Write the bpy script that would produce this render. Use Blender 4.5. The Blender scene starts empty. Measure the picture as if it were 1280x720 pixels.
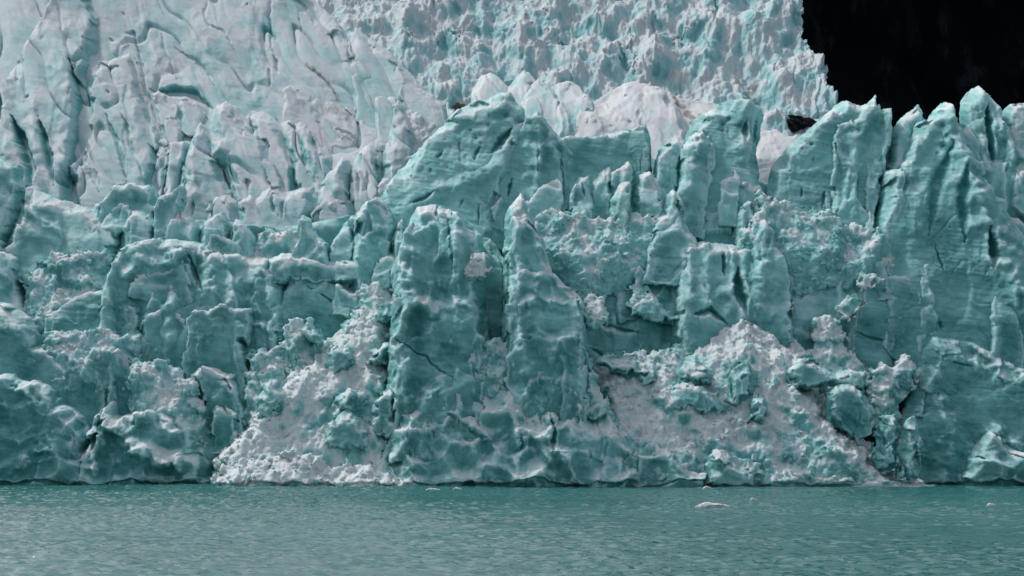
import bpy, math, random
import numpy as np
from mathutils import Vector

# ------------------------------------------------------------------ scene
scene = bpy.context.scene
COL = scene.collection
F, HZ, CAMH = 2850.0, 548.0, 8.0          # focal length in photo pixels, horizon row, eye height

cam_d = bpy.data.cameras.new("camera")
cam = bpy.data.objects.new("camera", cam_d); COL.objects.link(cam)
cam.location = (0, 0, CAMH); cam.rotation_euler = (math.pi / 2, 0, 0)
cam_d.sensor_width = 36; cam_d.lens = 36 * F / 1280
cam_d.shift_y = (HZ - 360) / 1280
cam_d.clip_start = 1; cam_d.clip_end = 20000
scene.camera = cam
scene.cycles.use_denoising = True

# ------------------------------------------------------------------ light
SUN_EL, SUN_AZ = math.radians(48), math.radians(-40)     # azimuth from +Y (into the picture), to the left
world = bpy.data.worlds.new("World"); scene.world = world; world.use_nodes = True
wt = world.node_tree; wt.nodes.clear()
wo = wt.nodes.new("ShaderNodeOutputWorld"); bg = wt.nodes.new("ShaderNodeBackground")
sky = wt.nodes.new("ShaderNodeTexSky"); sky.sky_type = 'NISHITA'; sky.sun_disc = False
sky.sun_elevation = SUN_EL; sky.sun_rotation = SUN_AZ; sky.air_density = 1.0; sky.dust_density = 3.0
hs = wt.nodes.new("ShaderNodeHueSaturation"); hs.inputs['Saturation'].default_value = 0.45
wt.links.new(sky.outputs[0], hs.inputs['Color']); wt.links.new(hs.outputs[0], bg.inputs['Color'])
bg.inputs['Strength'].default_value = 0.12
wt.links.new(bg.outputs[0], wo.inputs['Surface'])
sd = bpy.data.lights.new("sun", 'SUN'); sd.energy = 1.75; sd.angle = math.radians(5); sd.color = (1.0, 0.98, 0.96)
so = bpy.data.objects.new("sun", sd); COL.objects.link(so)
sdir = Vector((math.sin(SUN_AZ) * math.cos(SUN_EL), math.cos(SUN_AZ) * math.cos(SUN_EL), math.sin(SUN_EL)))
so.rotation_euler = (-sdir).to_track_quat('-Z', 'Y').to_euler()
vs = scene.view_settings; scene.display_settings.display_device = 'sRGB'
vs.view_transform = 'Standard'; vs.look = 'None'; vs.gamma = 1; vs.exposure = 0.0

# ------------------------------------------------------------------ noise
_R = np.random.RandomState(7)
_PERM = _R.permutation(4096).astype(np.int32); _VAL = _R.rand(4096).astype(np.float32)
_GX = np.cos(_VAL * 2 * math.pi).astype(np.float32); _GY = np.sin(_VAL * 2 * math.pi).astype(np.float32)
def hidx(ix, iy, s):
    return _PERM[(_PERM[(ix + s * 37) & 4095] + iy + s * 11) & 4095]
def hsh(ix, iy, s): return _VAL[hidx(ix, iy, s)]

def perlin(x, y, s=0):
    x = np.asarray(x, np.float32); y = np.asarray(y, np.float32)
    x0 = np.floor(x); y0 = np.floor(y); fx = x - x0; fy = y - y0; ix = x0.astype(np.int32); iy = y0.astype(np.int32)
    u = fx * fx * fx * (fx * (fx * 6 - 15) + 10); v = fy * fy * fy * (fy * (fy * 6 - 15) + 10)
    def g(dx, dy):
        k = hidx(ix + dx, iy + dy, s)
        return _GX[k] * (fx - dx) + _GY[k] * (fy - dy)
    n0 = g(0, 0); n0 = n0 + (g(1, 0) - n0) * u
    n1 = g(0, 1); n1 = n1 + (g(1, 1) - n1) * u
    return (n0 + (n1 - n0) * v) * np.float32(1.5)

def fbm(x, y, s=0, o=4, gain=0.5):
    r = 0; a = 1
    for i in range(o):
        r = r + a * perlin(x, y, s + i * 17); x = x * 2.03 + 5.1; y = y * 2.03 - 3.7; a *= gain
    return r

def cells(x, y, s=0, tilt=0.6):
    """paraboloid patches: 'scallop' has sharp ridges round bowls, 'lump' has domes with creases, 'facet' tilted planes"""
    x = np.asarray(x, np.float32); y = np.asarray(y, np.float32)
    x0 = np.floor(x).astype(np.int32); y0 = np.floor(y).astype(np.int32)
    sc = np.full(x.shape, 1e9, np.float32); lu = -sc; sh = -sc; fd = sc.copy(); fp = np.zeros(x.shape, np.float32)
    for dx in (-1, 0, 1):
        for dy in (-1, 0, 1):
            k = hidx(x0 + dx, y0 + dy, s); k2 = _PERM[k]; k3 = _PERM[k2]
            ex = x - (x0 + dx + .15 + .7 * _VAL[k]); ey = y - (y0 + dy + .15 + .7 * _VAL[k2])
            t = tilt * (.3 + .7 * _VAL[(k3 + 77) & 4095]); o = _VAL[(k2 + 1234) & 4095] - np.float32(.5)
            d2 = ex * ex + ey * ey; lin = t * (_GX[k3] * ex + _GY[k3] * ey)
            sc = np.minimum(sc, d2 * 1.2 + lin * .7 + o * .35)
            lu = np.maximum(lu, -d2 * 1.2 + lin * .5 + o * .35)
            rx = _GX[k2] * ex + _GY[k2] * ey; ry = -_GY[k2] * ex + _GX[k2] * ey
            sh = np.maximum(sh, o * .7 - .95 * np.maximum(np.abs(rx), .75 * np.abs(ry)) + lin * .55)
            m = d2 + o * .15 < fd
            fd = np.where(m, d2 + o * .15, fd); fp = np.where(m, lin + o * .8, fp)
    return sc, lu, fp, sh

def seg_dist(X, Y, pts):
    best = np.full(X.shape, 1e9); tt = np.zeros(X.shape); L = 0
    lens = [math.hypot(b[0] - a[0], b[1] - a[1]) for a, b in zip(pts, pts[1:])]; tot = sum(lens) or 1
    for (a, b), l in zip(zip(pts, pts[1:]), lens):
        dx, dy = b[0] - a[0], b[1] - a[1]
        t = np.clip(((X - a[0]) * dx + (Y - a[1]) * dy) / (dx * dx + dy * dy + 1e-9), 0, 1)
        d = np.hypot(X - a[0] - t * dx, Y - a[1] - t * dy)
        m = d < best; best = np.where(m, d, best); tt = np.where(m, (L + t * l) / tot, tt); L += l
    return best, tt

def sstep(a, b, x):
    t = np.clip((x - a) / (b - a), 0, 1); return t * t * (3 - 2 * t)

def blur(A, n, it=2):
    n = int(max(1, n))
    for _ in range(it):
        for ax in (0, 1):
            P = np.pad(A, [(n, n) if i == ax else (0, 0) for i in range(2)], mode='edge')
            c = np.cumsum(P, axis=ax); z = np.zeros_like(np.take(c, [0], axis=ax)); c = np.concatenate([z, c], axis=ax)
            w = 2 * n + 1; k = A.shape[ax]
            A = (np.take(c, range(w, w + k), axis=ax) - np.take(c, range(0, k), axis=ax)) / w
    return A

def profile(tab):
    xs = [a for a, b in tab]; ys = [b for a, b in tab]
    return lambda p: np.interp(p, xs, ys)
PROF = {
    'front': profile([(-60, 470), (100, 455), (200, 441), (300, 427), (400, 415), (500, 406), (605, 400), (640, 399)]),
    'upper': profile([(-60, 592), (0, 562), (100, 527), (200, 497), (250, 484), (320, 470), (420, 462)]),
    'middle': profile([(60, 560), (100, 530), (150, 500), (200, 480), (300, 462)]),
    'far': profile([(-80, 1015), (0, 960), (100, 890), (200, 820), (260, 780)]),
}

STYLES = {   # amplitudes and sizes in photo pixels (scaled to metres at the object's distance)
    'smooth': dict(fbm=(90, 2.5), facet=(80, 3), scal=(40, 0), striae=.6, fine=.2, flute=(0, 0), drape=1.7, shard=(30, .3)),
    'dome': dict(fbm=(50, 3), facet=(40, 6), scal=(24, 1), striae=.3, fine=.25, flute=(0, 0), shard=(22, 1)),
    'facet': dict(fbm=(50, 2), facet=(42, 15), scal=(26, 2), striae=.5, fine=.35, flute=(0, 0), shard=(16, 4)),
    'wall': dict(fbm=(70, 3), facet=(70, 20), scal=(34, 3), striae=1.2, fine=.35, flute=(0, 0), shard=(18, 4)),
    'tower': dict(fbm=(60, 4), facet=(50, 19), scal=(44, 7), striae=1.0, fine=.5, flute=(26, 9), shard=(16, 4)),
    'scal': dict(fbm=(60, 4), facet=(50, 14), scal=(40, 24), striae=.5, fine=.45, flute=(0, 0), shard=(18, 4)),
    'flute': dict(fbm=(50, 2), facet=(50, 13), scal=(26, 2), striae=.6, fine=.35, flute=(17, 9), shard=(18, 4)),
    'rubble': dict(fbm=(60, 6), facet=(34, 5), scal=(0, 0), striae=0, fine=.9, flute=(0, 0), lump=(13, 9), shard=(0, 0)),
    'chunk': dict(fbm=(30, 2), facet=(24, 9), scal=(16, 2), striae=0, fine=.5, flute=(0, 0), lump=(14, 3), shard=(14, 5)),
}
STEP = 1.25
SSS = 0.62

# ------------------------------------------------------------------ materials
def new_mat(name):
    m = bpy.data.materials.new(name); m.use_nodes = True
    nt = m.node_tree; b = nt.nodes.get("Principled BSDF")
    return m, nt, b

def mixc(nt, fac, a, b):
    n = nt.nodes.new("ShaderNodeMix"); n.data_type = 'RGBA'
    if isinstance(fac, float): n.inputs[0].default_value = fac
    else: nt.links.new(fac, n.inputs[0])
    for s, v in ((n.inputs[6], a), (n.inputs[7], b)):
        if isinstance(v, tuple): s.default_value = (*v, 1)
        else: nt.links.new(v, s)
    return n.outputs[2]

def noise(nt, vec, scale, detail=4, rough=.5):
    n = nt.nodes.new("ShaderNodeTexNoise"); n.inputs['Scale'].default_value = scale
    n.inputs['Detail'].default_value = detail; n.inputs['Roughness'].default_value = rough
    if vec is not None: nt.links.new(vec, n.inputs['Vector'])
    return n.outputs['Fac']

def ramp(nt, fac, a, b, lo=0., hi=1.):
    n = nt.nodes.new("ShaderNodeMapRange"); n.interpolation_type = 'SMOOTHSTEP'
    nt.links.new(fac, n.inputs[0])
    for i, v in enumerate((a, b, lo, hi)): n.inputs[i + 1].default_value = v
    return n.outputs[0]

def ice_material(name, deep, pale, frost, snow, k, sss=0.0):
    """k: metres per photo pixel at the ice's distance"""
    m, nt, b = new_mat(name)
    at = nt.nodes.new("ShaderNodeAttribute"); at.attribute_name = "ice"
    sp = nt.nodes.new("ShaderNodeSeparateColor"); nt.links.new(at.outputs['Color'], sp.inputs[0])
    geo = nt.nodes.new("ShaderNodeNewGeometry"); pos = geo.outputs['Position']
    n1 = noise(nt, pos, .10 / k, 6, .6); n2 = noise(nt, pos, .35 / k, 5, .65)
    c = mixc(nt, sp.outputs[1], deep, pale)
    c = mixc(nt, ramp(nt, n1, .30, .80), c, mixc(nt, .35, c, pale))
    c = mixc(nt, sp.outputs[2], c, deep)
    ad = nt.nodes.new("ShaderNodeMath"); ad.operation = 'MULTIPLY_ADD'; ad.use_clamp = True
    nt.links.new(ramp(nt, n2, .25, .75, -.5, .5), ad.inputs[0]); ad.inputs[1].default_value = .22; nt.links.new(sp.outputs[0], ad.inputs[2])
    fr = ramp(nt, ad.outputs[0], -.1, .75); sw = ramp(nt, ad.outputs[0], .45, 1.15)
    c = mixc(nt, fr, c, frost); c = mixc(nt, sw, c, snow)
    c = mixc(nt, at.outputs['Alpha'], c, (.20, .15, .13))
    nt.links.new(c, b.inputs['Base Color'])
    b.inputs['Roughness'].default_value = .7
    b.inputs['Specular IOR Level'].default_value = .12
    if sss:
        b.subsurface_method = 'RANDOM_WALK'
        b.inputs['Subsurface Weight'].default_value = sss
        b.inputs['Subsurface Radius'].default_value = (.25, .9, 1.0); b.inputs['Subsurface Scale'].default_value = 5 * k
    bp = nt.nodes.new("ShaderNodeBump"); bp.inputs['Strength'].default_value = .6; bp.inputs['Distance'].default_value = 1.3 * k
    nt.links.new(noise(nt, pos, .30 / k, 5, .62), bp.inputs['Height']); nt.links.new(bp.outputs[0], b.inputs['Normal'])
    return m

DEEP, PALE, FROST, SNOW = (.038, .255, .25), (.32, .69, .685), (.51, .775, .78), (.80, .835, .84)
MATS = {
    'front': ice_material("glacier_ice", DEEP, PALE, FROST, SNOW, .145, SSS),
    'upper': ice_material("upper_glacier_ice", (.08, .40, .40), (.40, .655, .665), (.52, .705, .73), (.70, .73, .755), .18, SSS),
    'middle': ice_material("middle_glacier_ice", (.12, .44, .45), (.40, .67, .68), (.56, .73, .745), (.74, .745, .765), .175, SSS),
    'far': ice_material("far_glacier_ice", (.08, .36, .39), (.34, .64, .66), (.50, .735, .76), (.70, .735, .755), .32, 0),
}
SN = {'front': (.55, 1.22), 'upper': (.50, 1.10), 'middle': (.60, 1.05), 'far': (.5, 1.1)}
TILT = {'front': .45, 'upper': .85, 'middle': .8, 'far': .95}
DRAPE = math.radians(58)
def hull_bits():
    import bmesh
    out = []; rs = np.random.RandomState(3)
    for i in range(14):
        bm = bmesh.new()
        for p in rs.normal(size=(11, 3)):
            p = p / np.linalg.norm(p) * (.75 + .35 * rs.rand()); bm.verts.new(p * [1, .9, .8])
        r = bmesh.ops.convex_hull(bm, input=bm.verts); bmesh.ops.triangulate(bm, faces=bm.faces)
        bm.verts.index_update()
        for v in [v for v in bm.verts if not v.link_faces]: bm.verts.remove(v)
        bm.verts.index_update(); bm.faces.ensure_lookup_table()
        out.append((np.array([v.co[:] for v in bm.verts]), np.array([[v.index for v in f.verts] for f in bm.faces]))); bm.free()
    return out
BITS = hull_bits()
COUNT = [0]
def ice(name, label, cat, prof, dy, pts, style='facet', T=24, R=16, ext=28, ridges=(), cracks=(), pits=(), lean=0, snow=0., tint=.45,
        dirt=(), parent=None, group=None, snows=(), step=None, wob=1.6, kind=None, amp=1., lump=None, chip=1., bits=0):
    COUNT[0] += 1; seed = COUNT[0] * 101 + 7
    P_ = PROF[prof]; st = step or STEP
    S = dict(STYLES[style])
    if style == 'rubble' and prof == 'front': bits = bits or 42
    if prof == 'front' and kind != 'structure':
        T = T * (.6 if style == 'rubble' else 1.2); R = R * (1.6 if style == 'rubble' else 1.); dy = dy - (18 if style == 'rubble' and kind == 'stuff' else 0); dy = dy if dy > -48 else -48 + (dy + 48) * 1.6
    if style == 'rubble': chip = chip * 2.2; wob = max(wob, 7)
    pts = [tuple(map(float, p)) for p in pts]
    area = sum(a[0] * b[1] - b[0] * a[1] for a, b in zip(pts, pts[1:] + pts[:1]))
    n = len(pts); bot = []; top = []
    for a, b in zip(pts, pts[1:] + pts[:1]):
        dx, dy_ = b[0] - a[0], b[1] - a[1]; l = math.hypot(dx, dy_) + 1e-9
        ny = -dx / l if area > 0 else dx / l                    # outward normal, rows grow downwards
        bot.append(ny > .55); top.append(ny < -.25)
    q = []
    for i, p in enumerate(pts):
        k = (bot[i] or bot[i - 1])
        q.append((p[0], p[1] + (ext if k else 0)))
    pts2 = q
    xs = [p[0] for p in pts2]; ys = [p[1] for p in pts2]
    x0, x1, y0, y1 = min(xs) - 6, max(xs) + 6, min(ys) - 6, max(ys) + 6
    gx = np.arange(x0, x1 + st, st); gy = np.arange(y0, y1 + st, st)
    X, Y = np.meshgrid(gx.astype(np.float32), gy.astype(np.float32))
    wx = fbm(X / 17, Y / 17, seed, 4, .6) * wob; wy = fbm(X / 17, Y / 17, seed + 50, 4, .6) * wob
    A, B = X + wx, Y + wy
    inside = np.zeros(X.shape, bool); d_all = np.full(X.shape, 1e9); d_rd = np.full(X.shape, 1e9); d_top = np.full(X.shape, 1e9)
    for i, (a, b) in enumerate(zip(pts2, pts2[1:] + pts2[:1])):
        c = (a[1] > B) != (b[1] > B)
        if abs(b[1] - a[1]) > 1e-9:
            inside ^= c & (A < (b[0] - a[0]) * (B - a[1]) / (b[1] - a[1]) + a[0])
        d, _ = seg_dist(A, B, [a, b]); d_all = np.minimum(d_all, d)
        if top[i]: d_top = np.minimum(d_top, d)
        if not bot[i] or ext <= 8 or style == 'rubble': d_rd = np.minimum(d_rd, d)
    sd_ = np.where(inside, d_all, -d_all)
    c1 = cells(A / 11, B / 11, seed + 80, 1.2)[2]; c2 = cells(A / 26, B / 26, seed + 81, 1.0)[2]
    sd_ = sd_ + chip * (1.3 * c1 - .1)
    u = np.clip((d_rd + chip * 1.4 * c1) / (R * np.clip(.75 + .8 * c2, .3, 1.6)), 0, 1); dome = u if style != 'rubble' else np.sqrt(np.clip(1 - (1 - u) ** 2, 0, 1))
    e = sstep(0, 6, sd_); ytop = min(p[1] for p in pts)
    P = T * dome + lean * np.clip(Y - ytop, 0, None) / 100 * (sstep(0, 42, d_rd) if style == 'rubble' else 1.)
    # relief
    wX = X + 5 * perlin(X / 23, Y / 23, seed + 3); wY = Y + 5 * perlin(X / 23, Y / 23, seed + 4)
    a, s_ = S['fbm'][1], S['fbm'][0]; rel = a * amp * fbm(X / s_, Y / s_, seed + 5, 4, .42)
    big = (.3 + .9 * sstep(-.15, .45, fbm(X / 75, Y / 65, seed + 95, 2))) if style not in ('rubble', 'tower') else 1.05
    s_, a = S['facet']; sc, lu, fp, shd = cells(wX / s_, wY / s_ * .72, seed + 6, 1.25); rel += a * amp * (.95 * shd + .3 * blur(fp, .8 / st, 1))
    sc, lu, fp, shd = cells(wX / s_ * 2.2, wY / s_ * 1.8, seed + 8, 1.2); rel += a * amp * big * (.30 * shd + .16 * blur(fp, .8 / st, 1))
    s_, a = S['shard']
    if a:
        md = sstep(-.25, .5, fbm(X / 60, Y / 50, seed + 9, 3))
        rel += a * amp * md * big * (cells(wX / s_ * 1.1, wY / s_ * .8, seed + 10)[3] + .45 * cells(wX / s_ * 2.4, wY / s_ * 2.0, seed + 12)[3])
    s_, a = S['scal']
    if a:
        sc, lu, fp, shd = cells(wX / s_, wY / s_ * 1.25, seed + 11); rel += a * amp * .8 * sc
        sc, lu, fp, shd = cells(wX / s_ * 2.3, wY / s_ * 2.6, seed + 13); rel += a * amp * .28 * sc * big
    s_, a = S['flute']
    if a:
        f = np.abs(perlin(wX / s_, Y / (s_ * 5), seed + 17)); rel += a * amp * (f - .4) * big
    if style != 'rubble':
        brk = sstep(-.05, .45, fbm(X / 55, Y / 60, seed + 101, 3)); am = .2 if prof == 'upper' else 1.
        rel += am * brk * (2.0 * cells(wX / 9, wY / 7, seed + 102, 1.3)[3] + 1.0 * cells(X / 4.3, Y / 3.6, seed + 103, 1.3)[3])
        f1 = np.abs(perlin(wX / 38, Y / 70, seed + 104)); f2 = np.abs(perlin((wX + wY * .5) / 60, (wY - .4 * wX) / 26, seed + 106)); fm_ = sstep(.05, .35, fbm(X / 48, Y / 48, seed + 105, 2))
        rel -= am * 2.0 * fm_ * (style not in ('smooth', 'dome')) * np.maximum(sstep(.045, .0, f1), .8 * sstep(.035, .0, f2))
    lp = S.get('lump')
    if lump: lp = lump
    if lp:
        s_, a = lp
        md = sstep(.0, .6, fbm(X / (s_ * 4.5), Y / (s_ * 4), seed + 20, 3)); md2 = sstep(-.1, .55, fbm(X / (s_ * 3), Y / (s_ * 3), seed + 22, 2))
        q1 = cells(wX / s_ / 2.1, wY / s_ / 1.8, seed + 19, 1.2); rel += a * 1.7 * np.clip(q1[3] + .12, 0, 9) * md2
        q1 = cells(wX / s_, wY / s_ * 1.15, seed + 21, 1.2); rel += a * 1.1 * np.clip(q1[3] + .15, 0, 9) * (.15 + .85 * md)
        q1 = cells(wX / s_ * 2.3, wY / s_ * 2.5, seed + 23, 1.0); rel += a * .6 * np.clip(q1[3] + .2, 0, 9) * (.3 + .7 * md2)
        q1 = cells(X / s_ * 4.6, Y / s_ * 5, seed + 25, 1.0); rel += a * .25 * q1[3] * (.4 + .6 * md)
        rel += a * .5 * fbm(X / (s_ * 1.6), Y / (s_ * 2.2), seed + 26, 3) + a * .12 * fbm(X / 5, Y / 5, seed + 24, 3, .7)
    rel += S['fine'] * (.75 * fbm(X / 9, Y / 9, seed + 29, 4, .55) + .2 * fbm(X / 2.6, Y / 2.6, seed + 31, 2, .6))
    crease = np.zeros(X.shape)
    if S.get('drape'):
        ca, sa = math.cos(DRAPE), math.sin(DRAPE); U, V = X * ca + Y * sa, -X * sa + Y * ca
        V = V + 9 * perlin(X / 50, Y / 50, seed + 60)
        r1 = np.abs(perlin(U / 130, V / 36, seed + 61)); r2 = np.abs(perlin(U / 70, V / 15, seed + 63)); cm = sstep(.0, .4, fbm(X / 70, Y / 60, seed + 67, 2))
        rel += S['drape'] * (4.5 * np.sqrt(r1 + .02) - 2.5 + .9 * r2 + .16 * fbm(U / 50, V / 3.4, seed + 62, 3, .6))
        rel -= 6 * sstep(.06, .008, r1) * cm; crease = .9 * sstep(.07, .01, r1) * cm
    if S['striae']:
        rel += S['striae'] * .45 * fbm((X + .2 * Y) / 55, (Y - .14 * X) / 3.2, seed + 37, 3, .6)
    Q = rel * e; P = P + Q
    if prof == 'front': P = P - 9 * sstep(601.6, 604.4, Y + 1.8 * fbm(X / 14, Y * 0, seed + 33, 3))       # notch melted at the waterline
    for pl, h, w in ridges:
        d, t = seg_dist(A + 3.2 * fbm(X / 13, Y / 13, seed + 64, 3), B + 3.2 * fbm(X / 13, Y / 13, seed + 65, 3), pl); P = P + h * np.clip(1 - d / w, 0, 1) * e * (.75 + .5 * fbm(X / 20, Y / 20, seed + 66, 2))
    deep = crease
    for pl, dep, w in cracks:
        d, t = seg_dist(A + .8 * fbm(X / 6, Y / 6, seed + 41, 2), B, pl)
        tp = np.clip(np.minimum(t, 1 - t) * 3.2, .12, 1)
        m = sstep(0, 1, np.clip(1.25 - d / (w * tp), 0, 1))
        P = P - min(dep, (2.4 if w < 3.5 else 4.2) * w) * m * e * (.4 + .6 * tp); deep = np.maximum(deep, m)
    for (cx, cy, r, dep) in pits:
        m = np.exp(-(((A - cx) / r) ** 2 + ((B - cy) / (r * 1.2)) ** 2)); P = P - dep * m * e; deep = np.maximum(deep, m * .8)
    Yb = P_(np.clip(Y, -200, 2000)); kp = float(P_(np.mean(ys))) / F
    # snow lies on what tilts up; worn edges are frosted
    Ps = blur(P, 3.0 / st, 2)
    slope_up = np.gradient(Ps, st, axis=0) + np.gradient(-Yb / kp, st, axis=0)    # growing forward as one goes down
    nz = slope_up / np.sqrt(1 + slope_up ** 2 + np.gradient(Ps, st, axis=1) ** 2)
    lap = P - blur(P, 3.2 / st, 2)
    sb = snow + np.zeros(X.shape)
    for pl, w, k in snows:
        d, t = seg_dist(A + 9 * fbm(X / 30, Y / 30, seed + 70, 3), B + 9 * fbm(X / 30, Y / 30, seed + 71, 3), pl); sb = sb + k * sstep(1, .15, d / w)
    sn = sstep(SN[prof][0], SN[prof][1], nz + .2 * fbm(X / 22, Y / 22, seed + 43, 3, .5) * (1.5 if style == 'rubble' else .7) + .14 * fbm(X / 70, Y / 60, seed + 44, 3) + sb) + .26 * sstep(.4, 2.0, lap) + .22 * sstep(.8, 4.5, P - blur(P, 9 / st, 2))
    if style != 'rubble': sn = sn + .42 * sstep(8, 0, d_top + 5 * fbm(X / 16, Y / 16, seed + 98, 3)) * sstep(-.5, .3, fbm(X / 30, Y / 30, seed + 99, 2))      # whiter band along the top outline, broken up by noise
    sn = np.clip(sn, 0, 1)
    gr = cells(X / 6.5, Y / 6, seed + 90)[3] + .5 * cells(X / 3.2, Y / 3, seed + 91)[3]
    g_ = sstep(.35, .9, blur(sn, 1.5 / st, 1)) * e * (1.0 if prof == 'front' else .4) * gr; P = P + g_; Q = Q + g_
    tn = np.clip(tint + (.26 - .38 * sstep(280, 560, Y) if prof == 'front' else .04) + .5 * fbm(X / 60, Y / 45, seed + 47, 5, .6) + .12 * fbm((X + .2 * Y) / 70, (Y - .14 * X) / 4.5, seed + 49, 3, .6), 0, 1)  # front ice painted paler at the crest, darker low, imitating sky light
    dt = np.zeros(X.shape)
    for pl, w, k in dirt:
        d, t = seg_dist(A, B, pl)
        dt = np.maximum(dt, k * sstep(1, .2, d / w + .7 * (fbm(X / 7, Y / 7, seed + 53, 3, .6))))
    # real positions
    on = sd_ > 0
    gY, gX = np.gradient(sd_, st)
    sh = np.where(on, 0, np.clip(-sd_, 0, st * 1.4))
    Xs = X + sh * gX; Ys = Y + sh * gY
    Pf = np.where(on, P, 0)
    Yb = P_(Ys) + dy * kp
    WX = (Xs - 640) / F * Yb; WZ = CAMH + (HZ - Ys) / F * Yb
    tl = TILT[prof]; Qf = np.where(on, Q, 0); WY = Yb - (Pf - Qf * (1 - math.cos(tl))) * kp; WZ = WZ + Qf * math.sin(tl) * kp
    BY = Yb + np.where(on, (.75 * T + 4) * np.sqrt(np.clip(1 - (1 - np.clip(sd_ / R, 0, 1)) ** 2, 0, 1)) * kp, 0)
    cell = on[:-1, :-1] | on[1:, :-1] | on[:-1, 1:] | on[1:, 1:]
    r_, c_ = X.shape
    used = np.zeros(X.shape, bool)
    used[:-1, :-1] |= cell; used[1:, :-1] |= cell; used[:-1, 1:] |= cell; used[1:, 1:] |= cell
    fi = np.full(X.shape, -1); fi[used] = np.arange(used.sum()); nf = int(used.sum())
    inn = on & used; bi = fi.copy(); bi[inn] = nf + np.arange(inn.sum())
    co = np.concatenate([np.stack([WX[used], WY[used], WZ[used]], 1), np.stack([WX[inn], BY[inn], WZ[inn]], 1)])
    ii, jj = np.nonzero(cell)
    qf = np.stack([fi[ii, jj], fi[ii + 1, jj], fi[ii + 1, jj + 1], fi[ii, jj + 1]], 1)
    qb = np.stack([bi[ii, jj], bi[ii, jj + 1], bi[ii + 1, jj + 1], bi[ii + 1, jj]], 1)
    faces = np.concatenate([qf, qb])
    tris = np.zeros((0, 3), int); bitcol = np.zeros((0, 4), np.float32)
    if bits:      # broken bits lying in the rubble, all of one loose mass
        rs = np.random.RandomState(seed); cand = np.argwhere(inn & (sd_ > 5)); m_ = int(len(cand) * st * st / bits)
        vs_, ts_, cs_ = [], [], []; off = len(co)
        pm = sstep(-.25, .5, fbm(X / 34, Y / 30, seed + 97, 3))
        for (i, j) in cand[rs.choice(len(cand), m_, replace=False)]:
            if rs.rand() > .15 + .85 * pm[i, j]: continue
            V_, T_ = BITS[rs.randint(len(BITS))]; sz = min(1.3 * math.exp(abs(rs.normal()) * .62), 6.5)
            ax = rs.normal(size=4); ax /= np.linalg.norm(ax); a0, b0, c0, d0 = ax
            Rm = np.array([[a0*a0+b0*b0-c0*c0-d0*d0, 2*(b0*c0-a0*d0), 2*(b0*d0+a0*c0)], [2*(b0*c0+a0*d0), a0*a0-b0*b0+c0*c0-d0*d0, 2*(c0*d0-a0*b0)], [2*(b0*d0-a0*c0), 2*(c0*d0+a0*b0), a0*a0-b0*b0-c0*c0+d0*d0]])
            W_ = (V_ * (sz * kp) * [1 + .5 * rs.rand(), 1, .7 + .5 * rs.rand()]) @ Rm.T + [WX[i, j], WY[i, j] - .25 * sz * kp, WZ[i, j]]
            vs_.append(W_); ts_.append(T_ + off); off += len(V_)
            cs_.append(np.tile(np.array([np.clip(sn[i, j] * .6 + .45 * rs.rand(), 0, 1), .3 + .6 * rs.rand(), .35 * (rs.rand() < .25), 0], np.float32), (len(V_), 1)))
        if vs_:
            co = np.concatenate([co] + vs_); tris = np.concatenate(ts_); bitcol = np.concatenate(cs_)
    base = np.array([co[:, 0].mean(), float(Yb[on].mean()), max(co[:, 2].min(), 0.)])
    if parent is not None: org = np.array(parent['_org'])
    else: org = base
    me = bpy.data.meshes.new(name)
    me.vertices.add(len(co)); me.vertices.foreach_set('co', (co - (org if parent is None else org)).astype(np.float32).ravel())
    lp_ = np.concatenate([faces.ravel(), tris.ravel()]).astype(np.int32); me.loops.add(len(lp_)); me.loops.foreach_set('vertex_index', lp_)
    me.polygons.add(len(faces) + len(tris)); me.polygons.foreach_set('loop_start', np.concatenate([np.arange(0, faces.size, 4), faces.size + np.arange(0, tris.size, 3)]).astype(np.int32))
    me.polygons.foreach_set('use_smooth', np.concatenate([np.ones(len(faces), bool), np.zeros(len(tris), bool)]))
    me.update(calc_edges=True)
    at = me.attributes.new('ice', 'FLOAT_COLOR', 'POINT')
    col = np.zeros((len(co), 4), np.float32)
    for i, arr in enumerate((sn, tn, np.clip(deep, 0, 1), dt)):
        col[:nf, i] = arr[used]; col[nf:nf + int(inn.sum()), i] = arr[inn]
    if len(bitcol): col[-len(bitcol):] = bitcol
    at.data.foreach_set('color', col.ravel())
    me.materials.append(MATS[prof])
    o = bpy.data.objects.new(name, me); COL.objects.link(o)
    if parent is None:
        o.location = org; o['_org'] = [float(v) for v in org]
        if label: o['label'] = label
        if cat: o['category'] = cat
        if group: o['group'] = group
        o['kind'] = kind or 'thing'
    else:
        o.parent = parent
        if label: o['label'] = label
    return o

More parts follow.
